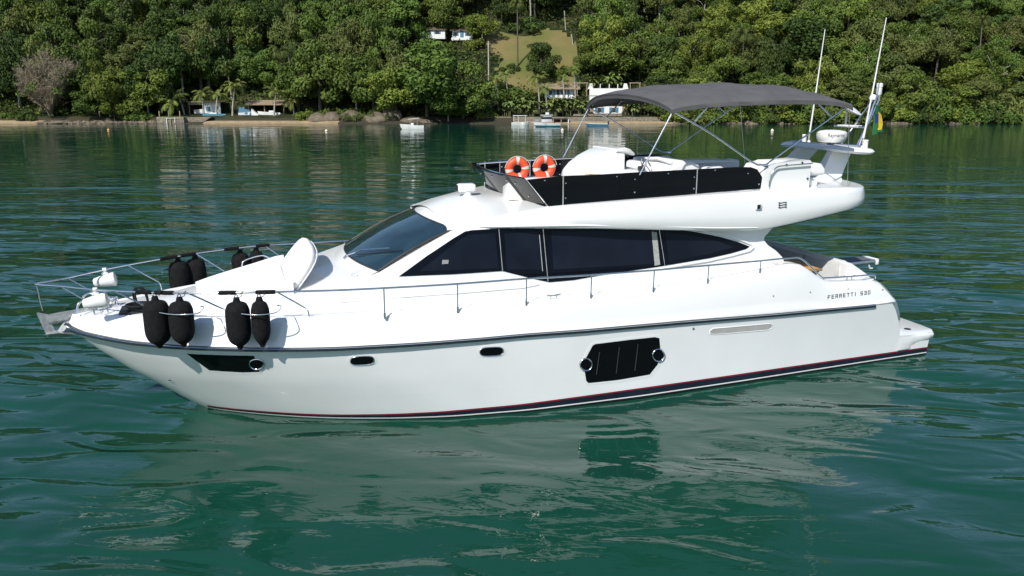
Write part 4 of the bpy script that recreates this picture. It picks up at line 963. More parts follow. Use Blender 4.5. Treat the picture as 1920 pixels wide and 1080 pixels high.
def trunk_mesh(h, r, limbs, seed, m, spread=2.5):
    rng = random.Random(seed); mb = MB(); top = Vector((rng.uniform(-.4, .4), rng.uniform(-.4, .4), h))
    mb.tube(bez([(0, 0, -.6), (rng.uniform(-.2, .2), 0, h * .4), top], 4), [r * (1.25 - .8 * i / 8) for i in range(9)], 7)
    for i in range(limbs):
        a = rng.uniform(0, 6.28); b = top * rng.uniform(.5, .9); e = b + Vector((math.cos(a) * spread, math.sin(a) * spread, rng.uniform(1.2, 3.0)))
        mb.tube([b, b.lerp(e, .5) + Vector((0, 0, .4)), e], [r * .45, r * .3, r * .12], 5)
    me = bpy.data.meshes.new('trunk'); me.from_pydata(mb.v, [], mb.f); me.materials.append(m); me.polygons.foreach_set('use_smooth', [True] * len(me.polygons)); return me
CROWN = {}; specs = {'mid': 'round', 'dark': 'round', 'bright': 'round', 'olive': 'flat'}
for k, shp in specs.items():
    CROWN[k] = []
    for j in range(3):
        me = crown_mesh(hash_ := (sum(map(ord, k)) + 31 * j), 4.0, 3.5, 23, 300, 1.40, .24, shp); me.materials.append(LEAF[k]); CROWN[k].append(me)
CROWN['column'] = []
for j in range(2):
    me = crown_mesh(900 + j, 2.3, 5.2, 24, 240, 1.5, .25, 'column'); me.materials.append(LEAF['dark' if j else 'mid']); CROWN['column'].append(me)
SHR = []
for k in ('mid', 'bright', 'olive', 'dark'):
    me = crown_mesh(500 + len(SHR), 2.1, 1.1, 11, 150, .85, .22, 'flat'); me.materials.append(LEAF[k]); SHR.append(me)
TRK = [trunk_mesh(5.5, .26, 5, 3, barkm), trunk_mesh(5.5, .2, 4, 4, barkp)]
NT = 0
def tree(kind, r, d, h, wx, label, group=None, cat='tree', name=None, z=None, idx=None, trunk=None):
    """h = full height, wx = crown width"""
    global NT; NT += 1
    zz = T(r, d) if z is None else z
    o = empty(name or {'mid': 'broadleaf_tree', 'dark': 'dark_forest_tree', 'bright': 'bright_leafed_tree', 'olive': 'olive_leafed_tree', 'column': 'vine_covered_tree'}[kind], W(r, d, zz), RNG.uniform(0, 6.28), label, cat, group)
    me = CROWN[kind][RNG.randrange(len(CROWN[kind])) if idx is None else idx]
    rx, rz = (3.1, 6.2) if kind == 'column' else (4.9, 4.3)
    c = me_obj('crown', me, None, o, (0, 0, h * .5)); k = h * .5 / rz
    c.scale = (wx / 2 / rx, wx / 2 / rx * RNG.uniform(.9, 1.1), k)
    t = me_obj('trunk', TRK[RNG.randrange(2) if trunk is None else trunk], None, o); t.scale = (h / 11, h / 11, h * .62 / 5.5)
    return o
# ---- palms
def frond(V, F, base, az_, el, Ln, droop, wid, nl, rng):
    pts = []; p = Vector(base); a = el
    dirh = Vector((math.cos(az_), math.sin(az_), 0)); side = Vector((-math.sin(az_), math.cos(az_), 0))
    for i in range(nl + 1):
        pts.append((p.copy(), a)); p = p + (dirh * math.cos(a) + Vector((0, 0, 1)) * math.sin(a)) * Ln / nl; a -= droop / nl * (.5 + 1.0 * i / nl)
    for i in range(1, nl + 1):
        q, a = pts[i]; f = i / nl; w = wid * math.sin(math.pi * min(1, .12 + f * .9)) ** .7; t = dirh * math.cos(a) + Vector((0, 0, 1)) * math.sin(a); pq = pts[i - 1][0]
        for s in (-1, 1):
            e = side * s * w + t * w * .45 + Vector((0, 0, -w * rng.uniform(.25, .7))); hw = t * Ln / nl * .30; n = len(V)
            V.extend([q - hw, q + hw, q + e + hw * .3, q + e - hw * .3]); F.append((n, n + 1, n + 2, n + 3))
        n = len(V); V.extend([pq + side * .04, pq - side * .04, q - side * .03, q + side * .03]); F.append((n, n + 1, n + 2, n + 3))
def palm_crown(seed, nf, Ln, droop, wid, elr, nl=12):
    rng = random.Random(seed); V = []; F = []
    for i in range(nf): frond(V, F, (0, 0, 0), i * 2.4 + rng.uniform(-.3, .3), rng.uniform(*elr), Ln * rng.uniform(.8, 1.1), droop * rng.uniform(.8, 1.2), wid, nl, rng)
    me = bpy.data.meshes.new('palm_crown'); me.from_pydata(V, [], F); return me
PC = [palm_crown(1, 20, 3.0, 1.9, .62, (-.3, 1.35)), palm_crown(2, 18, 3.0, 1.7, .62, (-.2, 1.4)), palm_crown(3, 22, 3.2, 2.6, .55, (.0, 1.45))]
for m_ in PC: m_.materials.append(LEAF['palm'])
qp = palm_crown(4, 26, 3.6, 3.4, .5, (.1, 1.45), 14); qp.materials.append(LEAF['olive']); PC.append(qp)
def palm(u, vtop, e, hpx, idx, size, label, group=None, name='coconut_palm', lean=.5, vbase=None):
    d = 147 + e; r, z = rd(u, vtop, d); z0 = T(r, d) if vbase is None else rd(u, vbase, d)[1]
    z = max(z, z0 + 1)
    o = empty(name, W(r, d, z0), RNG.uniform(-.5, .5), label, 'palm', group); h = z - z0
    MB().tube(bez([(lean, 0, -.3), (lean * .7, 0, h * .4), (0, 0, h)], 5), [.19 - .008 * i for i in range(11)], 7).build('trunk', barkp if idx != 3 else barkm, o, 80)
    c = me_obj('crown', PC[idx], None, o, (0, 0, h)); c.scale = (size, size, size); return o
# ---- banana clumps
def banana_mesh(seed, ns=6):
    rng = random.Random(seed); V = []; F = []
    for s in range(ns):
        bx_, by_ = rng.uniform(-1.2, 1.2), rng.uniform(-.8, .8); h = rng.uniform(.7, 2.3)
        for k in range(11):
            a = rng.uniform(0, 6.28); el = rng.uniform(.7, 1.45); Ln = rng.uniform(1.4, 2.1); dirh = Vector((math.cos(a), math.sin(a), 0)); sd = Vector((-math.sin(a), math.cos(a), 0))
            p = Vector((bx_, by_, h)); prev = None
            for i in range(6):
                w = .28 * math.sin(math.pi * (.08 + .9 * i / 5)); row = (p + sd * w, p - sd * w)
                if prev: n = len(V); V.extend([prev[0], prev[1], row[1], row[0]]); F.append((n, n + 1, n + 2, n + 3))
                prev = row; p = p + (dirh * math.cos(el) + Vector((0, 0, 1)) * math.sin(el)) * Ln / 5; el -= .42
    me = bpy.data.meshes.new('banana_leaves'); me.from_pydata(V, [], F); me.materials.append(LEAF['banana'])
    rng = random.Random(seed); mb = MB()
    for s in range(ns):
        x, y, h = rng.uniform(-1.2, 1.2), rng.uniform(-.8, .8), rng.uniform(.7, 2.3)
        mb.tube([(x, y, -.3), (x, y, h)], [.11, .06], 6)
        for k in range(11): rng.uniform(0, 1), rng.uniform(0, 1), rng.uniform(0, 1)
    m2 = bpy.data.meshes.new('banana_stems'); m2.from_pydata(mb.v, [], mb.f); m2.materials.append(mat('banana_stem', (.11, .12, .05), .8, var=.3) if 'banana_stem' not in MATS else MATS['banana_stem'])
    return me, m2
BAN = [banana_mesh(21), banana_mesh(22), banana_mesh(23, 4)]
def banana(u, e, s, label, group):
    r, d, z = ground(u, e); o = empty('banana_plant', W(r, d, z), RNG.uniform(0, 6.28), label, 'banana plant', group); a, b = BAN[RNG.randrange(3)]
    me_obj('leaves', a, None, o).scale = (s, s, s); me_obj('stem', b, None, o).scale = (s, s, s)
def shrub(u, e, s, label, group=None, k=None, sz=1, z=None, name='shrub'):
    r, d, zz = ground(u, e); i = RNG.randrange(4) if k is None else k
    o = bpy.data.objects.new(name, SHR[i]); COL.objects.link(o); o.location = W(r, d, (zz if z is None else z) + .35 * s * sz); o.scale = (s, s, s * sz); o.rotation_euler = (0, 0, RNG.uniform(0, 6.28)); return tag(o, label, 'bush', group)

# ---- special trees
def bare_tree(u, e, h, w_):
    r, d, z = ground(u, e); rng = random.Random(5)
    o = empty('bare_tree', W(r, d, z), 0, 'large leafless grey brown domed tree at the left end of the beach', 'tree')
    mb = MB(); V = []; F = []
    def tw(a, b, w):
        t = (b - a).normalized(); s = t.cross(Vector((rng.uniform(-1, 1), rng.uniform(-1, 1), rng.uniform(-.3, .3)))).normalized() * w; n = len(V); V.extend([a - s, a + s, b + s * .4, b - s * .4]); F.append((n, n + 1, n + 2, n + 3))
    for i in range(15):
        a = i * 2.4; el = rng.uniform(.1, 1.4); L_ = rng.uniform(.55, .8); e1 = Vector((math.cos(a) * math.cos(el) * w_ / 2 * L_, math.sin(a) * math.cos(el) * w_ / 2 * L_, .8 + math.sin(el) * h * L_ * .95))
        mb.tube(bez([(0, 0, -.4), (e1.x * .3, e1.y * .3, e1.z * .5), e1], 3), [.24, .2, .17, .13, .1, .08, .05], 5)
        for k in range(46):
            t = rng.uniform(.35, 1); b = Vector((e1.x * (t ** 1.2), e1.y * (t ** 1.2), e1.z * t)); dd = (b.normalized() * .5 + rdir(rng, -.1) * .8 + Vector((0, 0, .25))).normalized(); c = b + dd * rng.uniform(1.2, 2.6); tw(b, c, .035)
            for q in range(14):
                b2 = b.lerp(c, rng.uniform(.25, 1)); d2 = (dd * .6 + rdir(rng) * .8).normalized(); c2_ = b2 + d2 * rng.uniform(.5, 1.2); tw(b2, c2_, .03)
    mb.build('trunk', twig, o, 80)
    me = bpy.data.meshes.new('twigs'); me.from_pydata(V, [], F); me_obj('crown', me, twig, o)
    g2 = me_obj('vine_leaves', crown_mesh(77, w_ * .33, h * .3, 9, 90, 1.0, .22, 'flat'), LEAF['mid'], o, (1.5, -2.5, h * .35))
bare_tree(93, 4.5, 12.8, 21)
S = lambda *a, **k: tree(*a, **k)
def stree(kind, u, e, vtop, wpx, label, **k):
    r, d, z = ground(u, e); zt = rd(u, vtop, d)[1]; return tree(kind, r, d, zt - z, wpx / (1540 / d), label, **k)
stree('bright', 205, 3.5, 100, 95, 'tall yellow green tree right beside the bare domed tree', idx=0)
stree('bright', 212, 2.0, 178, 60, 'low bright green tree leaning over the beach beside the bare tree', idx=1)
stree('mid', 150, 9, 70, 110, 'yellowish feathery tree rising just above the bare domed tree', idx=2)
stree('dark', 262, 5.5, 110, 90, 'dark layered tree between the yellow green tree and the small stone jetty', idx=0)
stree('dark', 300, 7, 92, 80, 'dark tree standing behind the palm on the small stone jetty', idx=1)
stree('dark', 345, 11, 60, 120, 'very dark tree behind the boathouse palms', idx=2)
stree('dark', 395, 13, 40, 110, 'dark tree high behind the open boat shed', idx=0)
stree('mid', 600, 6, 75, 130, 'large green tree above the shore boulders', idx=0)
stree('mid', 560, 9, 95, 110, 'green tree between the right-hand palms and the shore boulders', idx=1)
stree('mid', 668, 8, 90, 110, 'green tree above the right-hand shore boulders', idx=2)
big = [(800, 3.5, 74, 190, 'mid', 'biggest dense green tree spreading over the water beside the small white boat', 0), (742, 2.5, 118, 130, 'bright', 'rounded bright green tree at the left foot of the biggest shore tree', 1), (868, 3.0, 102, 120, 'mid', 'dense green tree overhanging the shore just left of the white pole', 2),
       (700, 5.0, 112, 110, 'mid', 'mid green tree left of the biggest shore tree', 1), (895, 2.5, 150, 90, 'dark', 'dark low tree overhanging the water left of the moored boats', 0), (840, 2.0, 158, 110, 'mid', 'low leafy tree hanging over the water under the biggest shore tree', 0)]
for u, e, vt, wp, k, l, i in big: stree(k, u, e, vt, wp, l, idx=i)
stree('mid', 760, 30, -5, 120, 'dark rounded tree directly above the hill houses', idx=0); stree('mid', 700, 33, -10, 120, 'tall tree upslope left of the hill houses', idx=1)
stree('bright', 905, 30, 18, 70, 'bright green conical tree between the hill house and the clearing', idx=2)
stree('dark', 1012, 18, 70, 76, 'round dark green tree alone in the grassy clearing', idx=1); 
shrub(1057, 20, 1.1, 'small round bush right of the lone tree in the clearing', k=0); shrub(957, 21, .8, 'tiny bush in the clearing beneath the tall thin palm', k=3)
shrub(955, 12.5, 1.5, 'round bush at the lower left of the clearing', k=0); shrub(990, 36, 1.6, 'dark bush at the top of the clearing', k=3)
stree('mid', 1160, 16, 62, 110, 'large leafy tree behind the white terrace', idx=1); stree('mid', 1108, 19, 70, 70, 'leafy tree between clearing and white terrace', idx=2)
stree('column', 1500, 14, 18, 100, 'tall dark vine covered tree behind the canopy of the yacht', idx=1); stree('dark', 1440, 12, 52, 75, 'dark conical tree left of the near whip aerials', idx=2)
stree('column', 640, 28, 12, 95, 'tall vine draped tree left of the centre on the upper slope', idx=0); stree('column', 500, 30, 16, 90, 'tall vine draped tree high above the boat sheds', idx=1)
for i, (u, e_, sc_) in enumerate(((783, 27.5, 1.5), (797, 27.5, 1.3), (812, 27.6, 1.2), (828, 27.6, 1.2), (842, 28.5, .9), (893, 29, 1.1))):
    shrub(u, e_, sc_, 'leafy bush on the slope just below the hill houses', 'bushes below the hill houses', k=i % 4, z=T(*ground(u, e_)[:2]) - .1)
# palms round the boat sheds and over the slope
PL = [(322, 192, 3.9, 0, 1.05, 'coconut palm alone on the small stone jetty'), (334, 178, 6, 1, .8, 'smaller palm just behind the jetty palm'),
      (378, 176, 5.0, 0, .85, 'coconut palm over the open boat shed'), (408, 178, 5.2, 1, .82, 'coconut palm over the white boat shed wall'), (440, 165, 5.0, 2, 1.0, 'leaning coconut palm right of the white boat shed wall'),
      (425, 127, 12, 0, .85, 'coconut palm rising above the boat shed palms'), (518, 172, 5.0, 1, 1.0, 'coconut palm in front of the thatched shed'), (548, 188, 6.5, 0, .85, 'low palm right of the thatched shed'),
      (452, 108, 15, 1, .6, 'small pale palm high above the boat sheds')]
for u, v, e, i, s, l in PL: palm(u, v, e, 0, i, s, l, lean=RNG.uniform(-.8, .8))
palm(523, 98, 13, 0, 3, 1.05, 'drooping queen palm on the slope above the thatched shed', name='queen_palm')
palm(970, 8, 22, 0, 3, .85, 'very tall thin palm in the grassy clearing', name='queen_palm', lean=.1)
palm(1198, 82, 16, 0, 3, .95, 'queen palm behind the white terrace', name='queen_palm'); palm(1394, 66, 13, 0, 3, 1.25, 'drooping queen palm behind the canopy of the yacht', name='queen_palm'); palm(1842, 38, 20, 0, 3, .9, 'queen palm high near the right edge', name='queen_palm')
palm(1076, 132, 12, 0, 0, .6, 'small palm at the right foot of the clearing'); palm(930, 150, 9, 0, 1, .8, 'palm left of the thatched hill house'); palm(948, 140, 11, 0, 0, .7, 'palm at the lower left corner of the clearing'); palm(1008, 150, 9.5, 0, 2, .95, 'bushy palm left of the thatched bungalow'); palm(1055, 146, 12, 0, 1, .5, 'small palm over the thatched bungalow'); palm(1022, 165, 7, 0, 0, .7, 'palm in front of the thatched bungalow')
for i, (u, e, s) in enumerate([(948, 5.0, .8), (962, 4.5, .95), (978, 5.5, .9), (1000, 4.8, .8), (1040, 5, 1.0), (1052, 6, 1.0), (1066, 5, 1.05), (1078, 6, 1.0), (1090, 5.0, .9), (1020, 6.5, .85), (1180, 5.5, .9), (1196, 5.0, 1.0), (1212, 5.5, 1.0), (1228, 5.0, .9), (1242, 5.5, .9), (1256, 5, .8), (1120, 13, 1.1), (1138, 13, 1.2), (1150, 14, 1.1), (985, 9, .9), (935, 6, .9)]):
    banana(u, e, s * 1.05, 'broad leaved banana plant among the others ' + ('between the moored boats and the white terrace' if u < 1100 else 'behind or right of the white terrace'), 'banana plants ' + ('left of the white terrace' if u < 1100 else 'near the white terrace'))
# ---- forest on the slope
def region(u):
    return 'at the left end of the bay' if u < 290 else 'above the boat sheds' if u < 560 else 'above the shore boulders' if u < 770 else 'around the hill houses' if u < 1090 else 'behind the yacht canopy' if u < 1500 else 'at the right end of the bay'
def ok(u, e, h):
    if 1 and 892 < u < 1098 and e < 37: return False
    if 285 < u < 590 and e < 13: return False
    if 590 <= u <= 900 and e < 9: return False
    if 770 < u < 905 and e < 32: return False
    if 1090 < u < 1215 and e < 18: return False
    if u < 180 and e < 8: return False
    return True
e = 3.0; row = 0
while e < 50:
    st = 6.3 + .03 * e; u0 = -60 + (row % 2) * 30
    d = 147 + e; px = 1540 / d; u = u0
    while u < 1990:
        uu = u + RNG.uniform(-1.8, 1.8) * px; ee = e + RNG.uniform(-1.6, 1.6); h = RNG.uniform(7.0, 14.0) * (1.05 if u < 1250 else .82) * (.72 if ee < 7 else 1)
        if ok(uu, ee, h) and NT < 275:
            lf = uu < 600
            k = RNG.choices(['mid', 'dark', 'bright', 'olive', 'column'], [3, 5, 1.2, 2, 1.2] if lf else [4, 2.4, 1, 1.6, .9] if uu < 1250 else [5, 1.5, 2.6, 2.2, .45])[0]  # left slope gets more dark trees: its weaker sunlight put into leaf colour
            r, dd, z = ground(uu, ee); wx = RNG.uniform(7.5, 12.0) * (1 if k != 'column' else .6)
            ad = {'mid': 'mid green round tree', 'dark': 'dark green tree', 'bright': 'bright yellow green tree', 'olive': 'olive flat topped tree', 'column': 'tall narrow vine covered tree'}[k]
            band_ = 'low in the forest' if ee < 20 else 'high in the forest'
            l = f'{ad} {band_} {region(uu)}'
            tree(k, r, dd, h * (1.15 if k == 'column' else 1), wx, l, l)
        u += st * px
    e += 5.9; row += 1
# shore-line bushes
sh_u = [20, 50, 235, 262, 572, 600, 630, 662, 700, 728, 915, 1270] + [1285 + 21 * i for i in range(33)]
for u in sh_u:
    if u < 1270: shrub(u + RNG.uniform(-5, 5), 3.0 + RNG.uniform(0, 1.5), RNG.uniform(.7, 1.0), 'leafy bush low on the shore ' + region(u), 'shore bushes ' + region(u), z=.7)
    else:
        shrub(u + RNG.uniform(-8, 8), 1.0 + RNG.uniform(0, 1.4), RNG.uniform(1.1, 1.6), 'leafy bush overhanging the water along the right shore', 'bushes overhanging the right shore', z=.45)
        shrub(u + RNG.uniform(-8, 8), 3.6 + RNG.uniform(0, 1.4), RNG.uniform(1.3, 1.9), 'tall bush just behind the bushes of the right shore line', 'second row of bushes on the right shore', sz=1.5, z=1.3)
# undergrowth and the far wood: nobody could count these
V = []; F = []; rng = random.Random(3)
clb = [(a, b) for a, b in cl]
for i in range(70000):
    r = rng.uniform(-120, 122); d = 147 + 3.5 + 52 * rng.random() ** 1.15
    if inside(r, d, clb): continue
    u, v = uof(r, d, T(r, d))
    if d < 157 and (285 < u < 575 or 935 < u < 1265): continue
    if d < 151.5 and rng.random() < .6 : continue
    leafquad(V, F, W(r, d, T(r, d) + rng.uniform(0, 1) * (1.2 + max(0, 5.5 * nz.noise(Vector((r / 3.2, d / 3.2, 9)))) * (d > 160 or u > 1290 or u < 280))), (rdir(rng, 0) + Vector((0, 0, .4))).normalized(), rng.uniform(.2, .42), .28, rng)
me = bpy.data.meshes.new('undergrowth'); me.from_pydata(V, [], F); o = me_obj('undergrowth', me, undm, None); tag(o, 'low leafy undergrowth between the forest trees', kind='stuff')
V = []; F = []
for i in range(30000):
    r = rng.uniform(-330, 330); d = 196 + 130 * rng.random()
    q = nz.noise(Vector((r / 7, d / 7, 4))); zz = T(r, d) + 7 + 4 * q
    leafquad(V, F, W(r, d, zz + rng.uniform(-2, .5)), (rdir(rng, 0) + Vector((0, 0, .3))).normalized(), 1.4, 1.1, rng)
for i in range(14000):
    sg = rng.choice((-1, 1)); r = sg * rng.uniform(112, 330); d = 151 + 60 * rng.random(); q = nz.noise(Vector((r / 7, d / 7, 4)))
    leafquad(V, F, W(r, d, T(r, d) + 5 + 4 * q + rng.uniform(-4, .5)), (rdir(rng, 0) + Vector((0, 0, .3))).normalized(), 1.3, 1.0, rng)
me = bpy.data.meshes.new('far_forest'); me.from_pydata(V, [], F); o = me_obj('far_forest', me, LEAF['dark'], None); tag(o, 'forest canopy running on over the upper hill', kind='stuff')

# ---- buildings (local frame: x right, y away, z up)
def place(name, u, v, e, label, cat, group=None, rz=0):
    d = 147 + e; r, z = rd(u, v, d); return empty(name, W(r, d, z), -PHI + rz, label, cat, group)
def bx(p, d, name, m, par, b=0, rot=None): return (MB().rbox(p, d, b, rot) if b else MB().box(p, d, rot)).build(name, m, par)
def gable(par, c, L_, D, h, m, name='roof', over=.4):
    x, y, z = c; a = L_ / 2 + over; b = D / 2 + over
    return MB().add([(x - a, y - b, z), (x + a, y - b, z), (x + a, y, z + h), (x - a, y, z + h), (x - a, y + b, z), (x + a, y + b, z), (x - a, y - b, z - .12), (x + a, y - b, z - .12), (x + a, y + b, z - .12), (x - a, y + b, z - .12)],
                    [(0, 1, 2, 3), (3, 2, 5, 4), (6, 7, 1, 0), (4, 5, 8, 9), (9, 8, 7, 6), (0, 3, 4, 9, 6), (1, 7, 8, 5, 2)]).build(name, m, par, 0)
K = 9.95   # pixels per metre of the photograph at this range, used to size things
# boat shed
o = place('boat_shed', 388, 219.5, 7, 'boat shed with an open dark bay and a white end wall behind the beach', 'boat shed')
bx((-1.9, .2, 2.45), (3.0, .1, .45), 'fascia', concr, o); bx((-3.2, .2, 1.2), (.16, .16, 2.4), 'post', woodm, o); bx((-.45, .2, 1.2), (.16, .16, 2.4), 'post', wallw, o)
bx((-1.2, 4.0, 1.3), (4.8, .1, 2.7), 'back_wall', inter, o); bx((-3.4, 2, 1.3), (.1, 4, 2.6), 'side_wall', inter, o)
bx((1.15, .15, 1.35), (3.0, .2, 2.7), 'white_wall', wallw, o); bx((.35, .02, 1.5), (.75, .06, .85), 'blue_window', bluep, o); bx((1.95, .02, 1.75), (.6, .06, .6), 'notice_panel', sandm, o)
bx((-.3, 1.8, 2.78), (6.4, 4.6, .14), 'roof', thatch, o)
o = place('thatched_boat_house', 500, 218, 7, 'long low thatched boat house with an open front beside the palms', 'boat house')
gable(o, (.3, 1.5, 2.15), 7.2, 3.6, .8, thatch); bx((0, 3.2, 1.1), (7, .1, 2.2), 'back_wall', inter, o)
for x in (-3.3, -.3, 3.3): bx((x, 0, 1.1), (.14, .14, 2.2), 'post', woodm, o)
bx((-4.2, .1, .85), (.35, .12, 1.7), 'white_pillar', wallw, o)
# small craft in and on the sheds
def hullmesh(Ln, Bm, H, name, m, par, loc=(0, 0, 0), rz=0, sheer=.25, m2=None):
    rows = []
    for i in range(13):
        t = i / 12; x = (t - .5) * Ln; b = Bm / 2 * (math.sin(math.pi * min(1, .16 + t * .84 * .5 + .34)) if t < .6 else math.cos((t - .6) / .4 * math.pi / 2) ** .7 * .98 + .0)
        b = max(b, .02); z1 = H * (1 + sheer * t * t * 1.6)
        rows.append([(x + .12 * Ln * t * t * k, y, z) for k, y, z in ((0, 0, -.15), (.0, -b * .7, -.1), (.5, -b * .92, H * .4), (1, -b, z1), (1, -b * .86, z1), (.6, -b * .8, H * .45), (.6, 0, H * .4), (.6, b * .8, H * .45), (1, b * .86, z1), (1, b, z1), (.5, b * .92, H * .4), (0, b * .7, -.1))])
    mb = MB().grid(rows, True); n = 12; mb.f.append(tuple(range(n)))
    o_ = mb.build(name, m, par, 40); o_.location = loc; o_.rotation_euler = (0, 0, rz)
    if m2:
        g_ = MB().grid([[r[2], r[3]] for r in rows]).build('strake', m2, par); g_.location = (loc[0], loc[1] - .012, loc[2]); g_.rotation_euler = (0, 0, rz)
    return o_
o = place('beached_boat', 402, 219, 5.0, 'white and pale blue motorboat on the hard in front of the white shed wall', 'boat'); hullmesh(3.7, 1.4, .5, 'hull', boatb, o, rz=math.pi); bx((-.1, 0, .62), (1.4, .8, .25), 'boat_cover', boatw, o, .06)
o = place('shed_dinghy', 376, 217, 8, 'small white dinghy parked inside the dark open shed', 'boat'); hullmesh(2.0, .9, .6, 'hull', boatw, o, (0, 0, .5)); bx((0, 0, .2), (.8, .5, .5), 'trolley', alu, o)
o = place('tarpaulined_boat', 462, 218.5, 6, 'boat under a slanting blue tarpaulin beside the thatched boat house', 'boat'); hullmesh(2.6, 1.1, .7, 'hull', boatw, o); MB().prism([(-1.3, .6), (1.2, .3), (.9, 1.0), (-1.1, 1.75)], -.45, .45).build('tarpaulin', bluep, o)
o = place('white_upturned_boat', 477, 218.5, 5.6, 'upturned white hull leaning between the tarpaulin and the launch', 'boat'); MB().prism([(-.4, 0), (.9, 0), (.8, .4), (.2, .85), (-.35, 1.4)], -.4, .4).build('hull', boatw, o)
o = place('white_launch', 506, 218.5, 6.2, 'white launch with a windscreen under the thatched boat house', 'boat'); hullmesh(3.6, 1.3, .7, 'hull', boatw, o, rz=math.pi); bx((.4, 0, .9), (.9, .8, .35), 'cabin', boatw, o, .08); bx((1.0, 0, .85), (.3, .6, .25), 'blue_cover', bluep, o, .05)
# walls
def wall_run(name, u0, u1, e, v0, v1, m, label, n=24, thick=.5):
    mb = MB(); rows = []
    d = 147 + e; r0, z0 = rd(u0, v1, d); r1, z1 = rd(u1, v1, d); zt = rd(u0, v0, d)[1]
    fr = []; tp = []; bk_ = []
    for i in range(n + 1):
        r = lerp(r0, r1, i / n); j = nz.noise(Vector((r * .9, e, 3))) * .12; fr.append(W(r, d - .1, z0 - .4)); tp.append(W(r, d, zt + j)); bk_.append(W(r, d + thick, zt + j))
    e0 = [W(r0, d + thick, z0 - .4)]
    mb.grid([fr, tp, bk_, [q - Vector((0, 0, 1.5)) for q in bk_]]); mb.add([fr[0], tp[0], bk_[0], bk_[0] - Vector((0, 0, 1.5)), fr[-1], tp[-1], bk_[-1], bk_[-1] - Vector((0, 0, 1.5))], [(0, 1, 2, 3), (7, 6, 5, 4)])
    return tag(mb.build(name, m, None, 40, .001), label, 'wall')
wall_run('stone_sea_wall', 384, 574, 3.3, 219.5, 230, stone, 'rough stone sea wall below the boat sheds')
wall_run('stone_sea_wall', 962, 1262, 2.2, 219.5, 231, stone, 'low stone sea wall below the white terrace'); wall_run('stone_terrace_wall', 1075, 1166, 4.4, 214, 220, stone, 'upper stone ledge in front of the blue shuttered house')
wall_run('low_dark_wall', 905, 958, 3.0, 219, 231, stone, 'short stone wall in the shade left of the moored boats')
# jetty
o = place('stone_jetty', 320, 231.5, 0.2, 'small square stone jetty with grass on top and a white ladder', 'jetty')
bx((0, 1.5, .35), (4.9, 3.2, 1.5), 'masonry', stone, o, .08); bx((0, 1.5, 1.13), (4.7, 3.0, .06), 'grass_top', LEAF['bright'], o)
ld = bx((-.55, -.25, .1), (.12, .12, 1.5), 'ladder', wallw, o); bx((.15, -.25, .25), (.12, .12, 1.3), 'ladder_post', woodm, o); bx((.9, -.2, .6), (.1, .1, .9), 'ladder_post', wallw, o); bx((.1, -.22, .85), (2.2, .1, .1), 'ladder_top', concr, o)
for x in (-2.3, 1.4): bx((x, 1.0, 1.6), (.14, .14, 1.1), 'bollard_post', woodm, o)
# sloping slipway
mb = MB(); 
o = place('slipway', 365, 232, 1.2, 'sloping stone slipway between the jetty and the sea wall', 'slipway'); MB().prism([(-1.8, 0), (1.2, 0), (3.0, 1.2), (-1.8, 1.1)], 0, 1.6).build('slab', stone, o)
# boulders
def boulder(u, vt, wpx, e, label):
    d = 147 + e; r, zt = rd(u, vt, d); w_ = wpx / 10.3; rng = random.Random(int(u)); bm = bmesh.new(); bmesh.ops.create_icosphere(bm, subdivisions=3, radius=1)
    for v in bm.verts: v.co *= 1 + .28 * nz.noise(v.co * 1.3 + Vector((u, 0, 0))) + .08 * nz.noise(v.co * 4 + Vector((u, 0, 0)))
    me = bpy.data.meshes.new('boulder'); bm.to_mesh(me); bm.free(); me.materials.append(bould); me.polygons.foreach_set('use_smooth', [True] * len(me.polygons))
    o = bpy.data.objects.new('boulder', me); COL.objects.link(o); o.location = W(r, d, zt * .35); o.scale = (w_ / 2, w_ / 2 * .8, zt * .7); o.rotation_euler = (0, 0, -PHI); tag(o, label, 'boulder')
for u, vt, wp, e, l in ((595, 213, 40, 2.5, 'low brown boulder at the left end of the row'), (622, 211, 36, 2.8, 'round topped boulder second from the left of the row'), (660, 208, 44, 3.2, 'large pale boulder below the green trees'), (704, 212, 42, 2.2, 'smooth low boulder, right of the large pale one'), (735, 203, 40, 3.5, 'tallest brown boulder beside the biggest shore tree'), (772, 219, 44, 2.0, 'shaded low boulder behind the small white boat'), (108, 226, 30, .5, 'dark rock at the water under the bare tree'), (78, 228, 18, .3, 'small dark rock left of the bare tree foot'), (1330, 228, 22, .4, 'flat pale rock at the start of the right shore'), (800, 224, 30, 1.4, 'dark rock under the biggest shore tree')): boulder(u, vt, wp, e, l)
V = []; F = []
for i in range(900):
    u = rng.uniform(1262, 1990) if rng.random() < .75 else rng.uniform(70, 290); e = rng.uniform(-.2, 1.1); d = 147 + e; r, _ = rd(u, 231, d); s = rng.uniform(.12, .42); c = W(r, d, T(r, d) + s * .15)
    n = len(V); q = rng.uniform(0, 3); a = [Vector((math.cos(q + k * 1.57) * s * 1.5, math.sin(q + k * 1.57) * s, rng.uniform(-.3, .2) * s)) for k in range(4)]
    V.extend([c + x for x in a] + [c + Vector((rng.uniform(-.2, .2) * s, 0, s * .8)), c - Vector((0, 0, s))]); F.extend([(n, n + 1, n + 4), (n + 1, n + 2, n + 4), (n + 2, n + 3, n + 4), (n + 3, n, n + 4), (n, n + 1, n + 5), (n + 1, n + 2, n + 5), (n + 2, n + 3, n + 5), (n + 3, n, n + 5)])
me = bpy.data.meshes.new('shore_rocks'); me.from_pydata(V, [], F); o = me_obj('shore_rocks', me, bould, None); tag(o, 'loose rocks scattered along the waterline', kind='stuff')
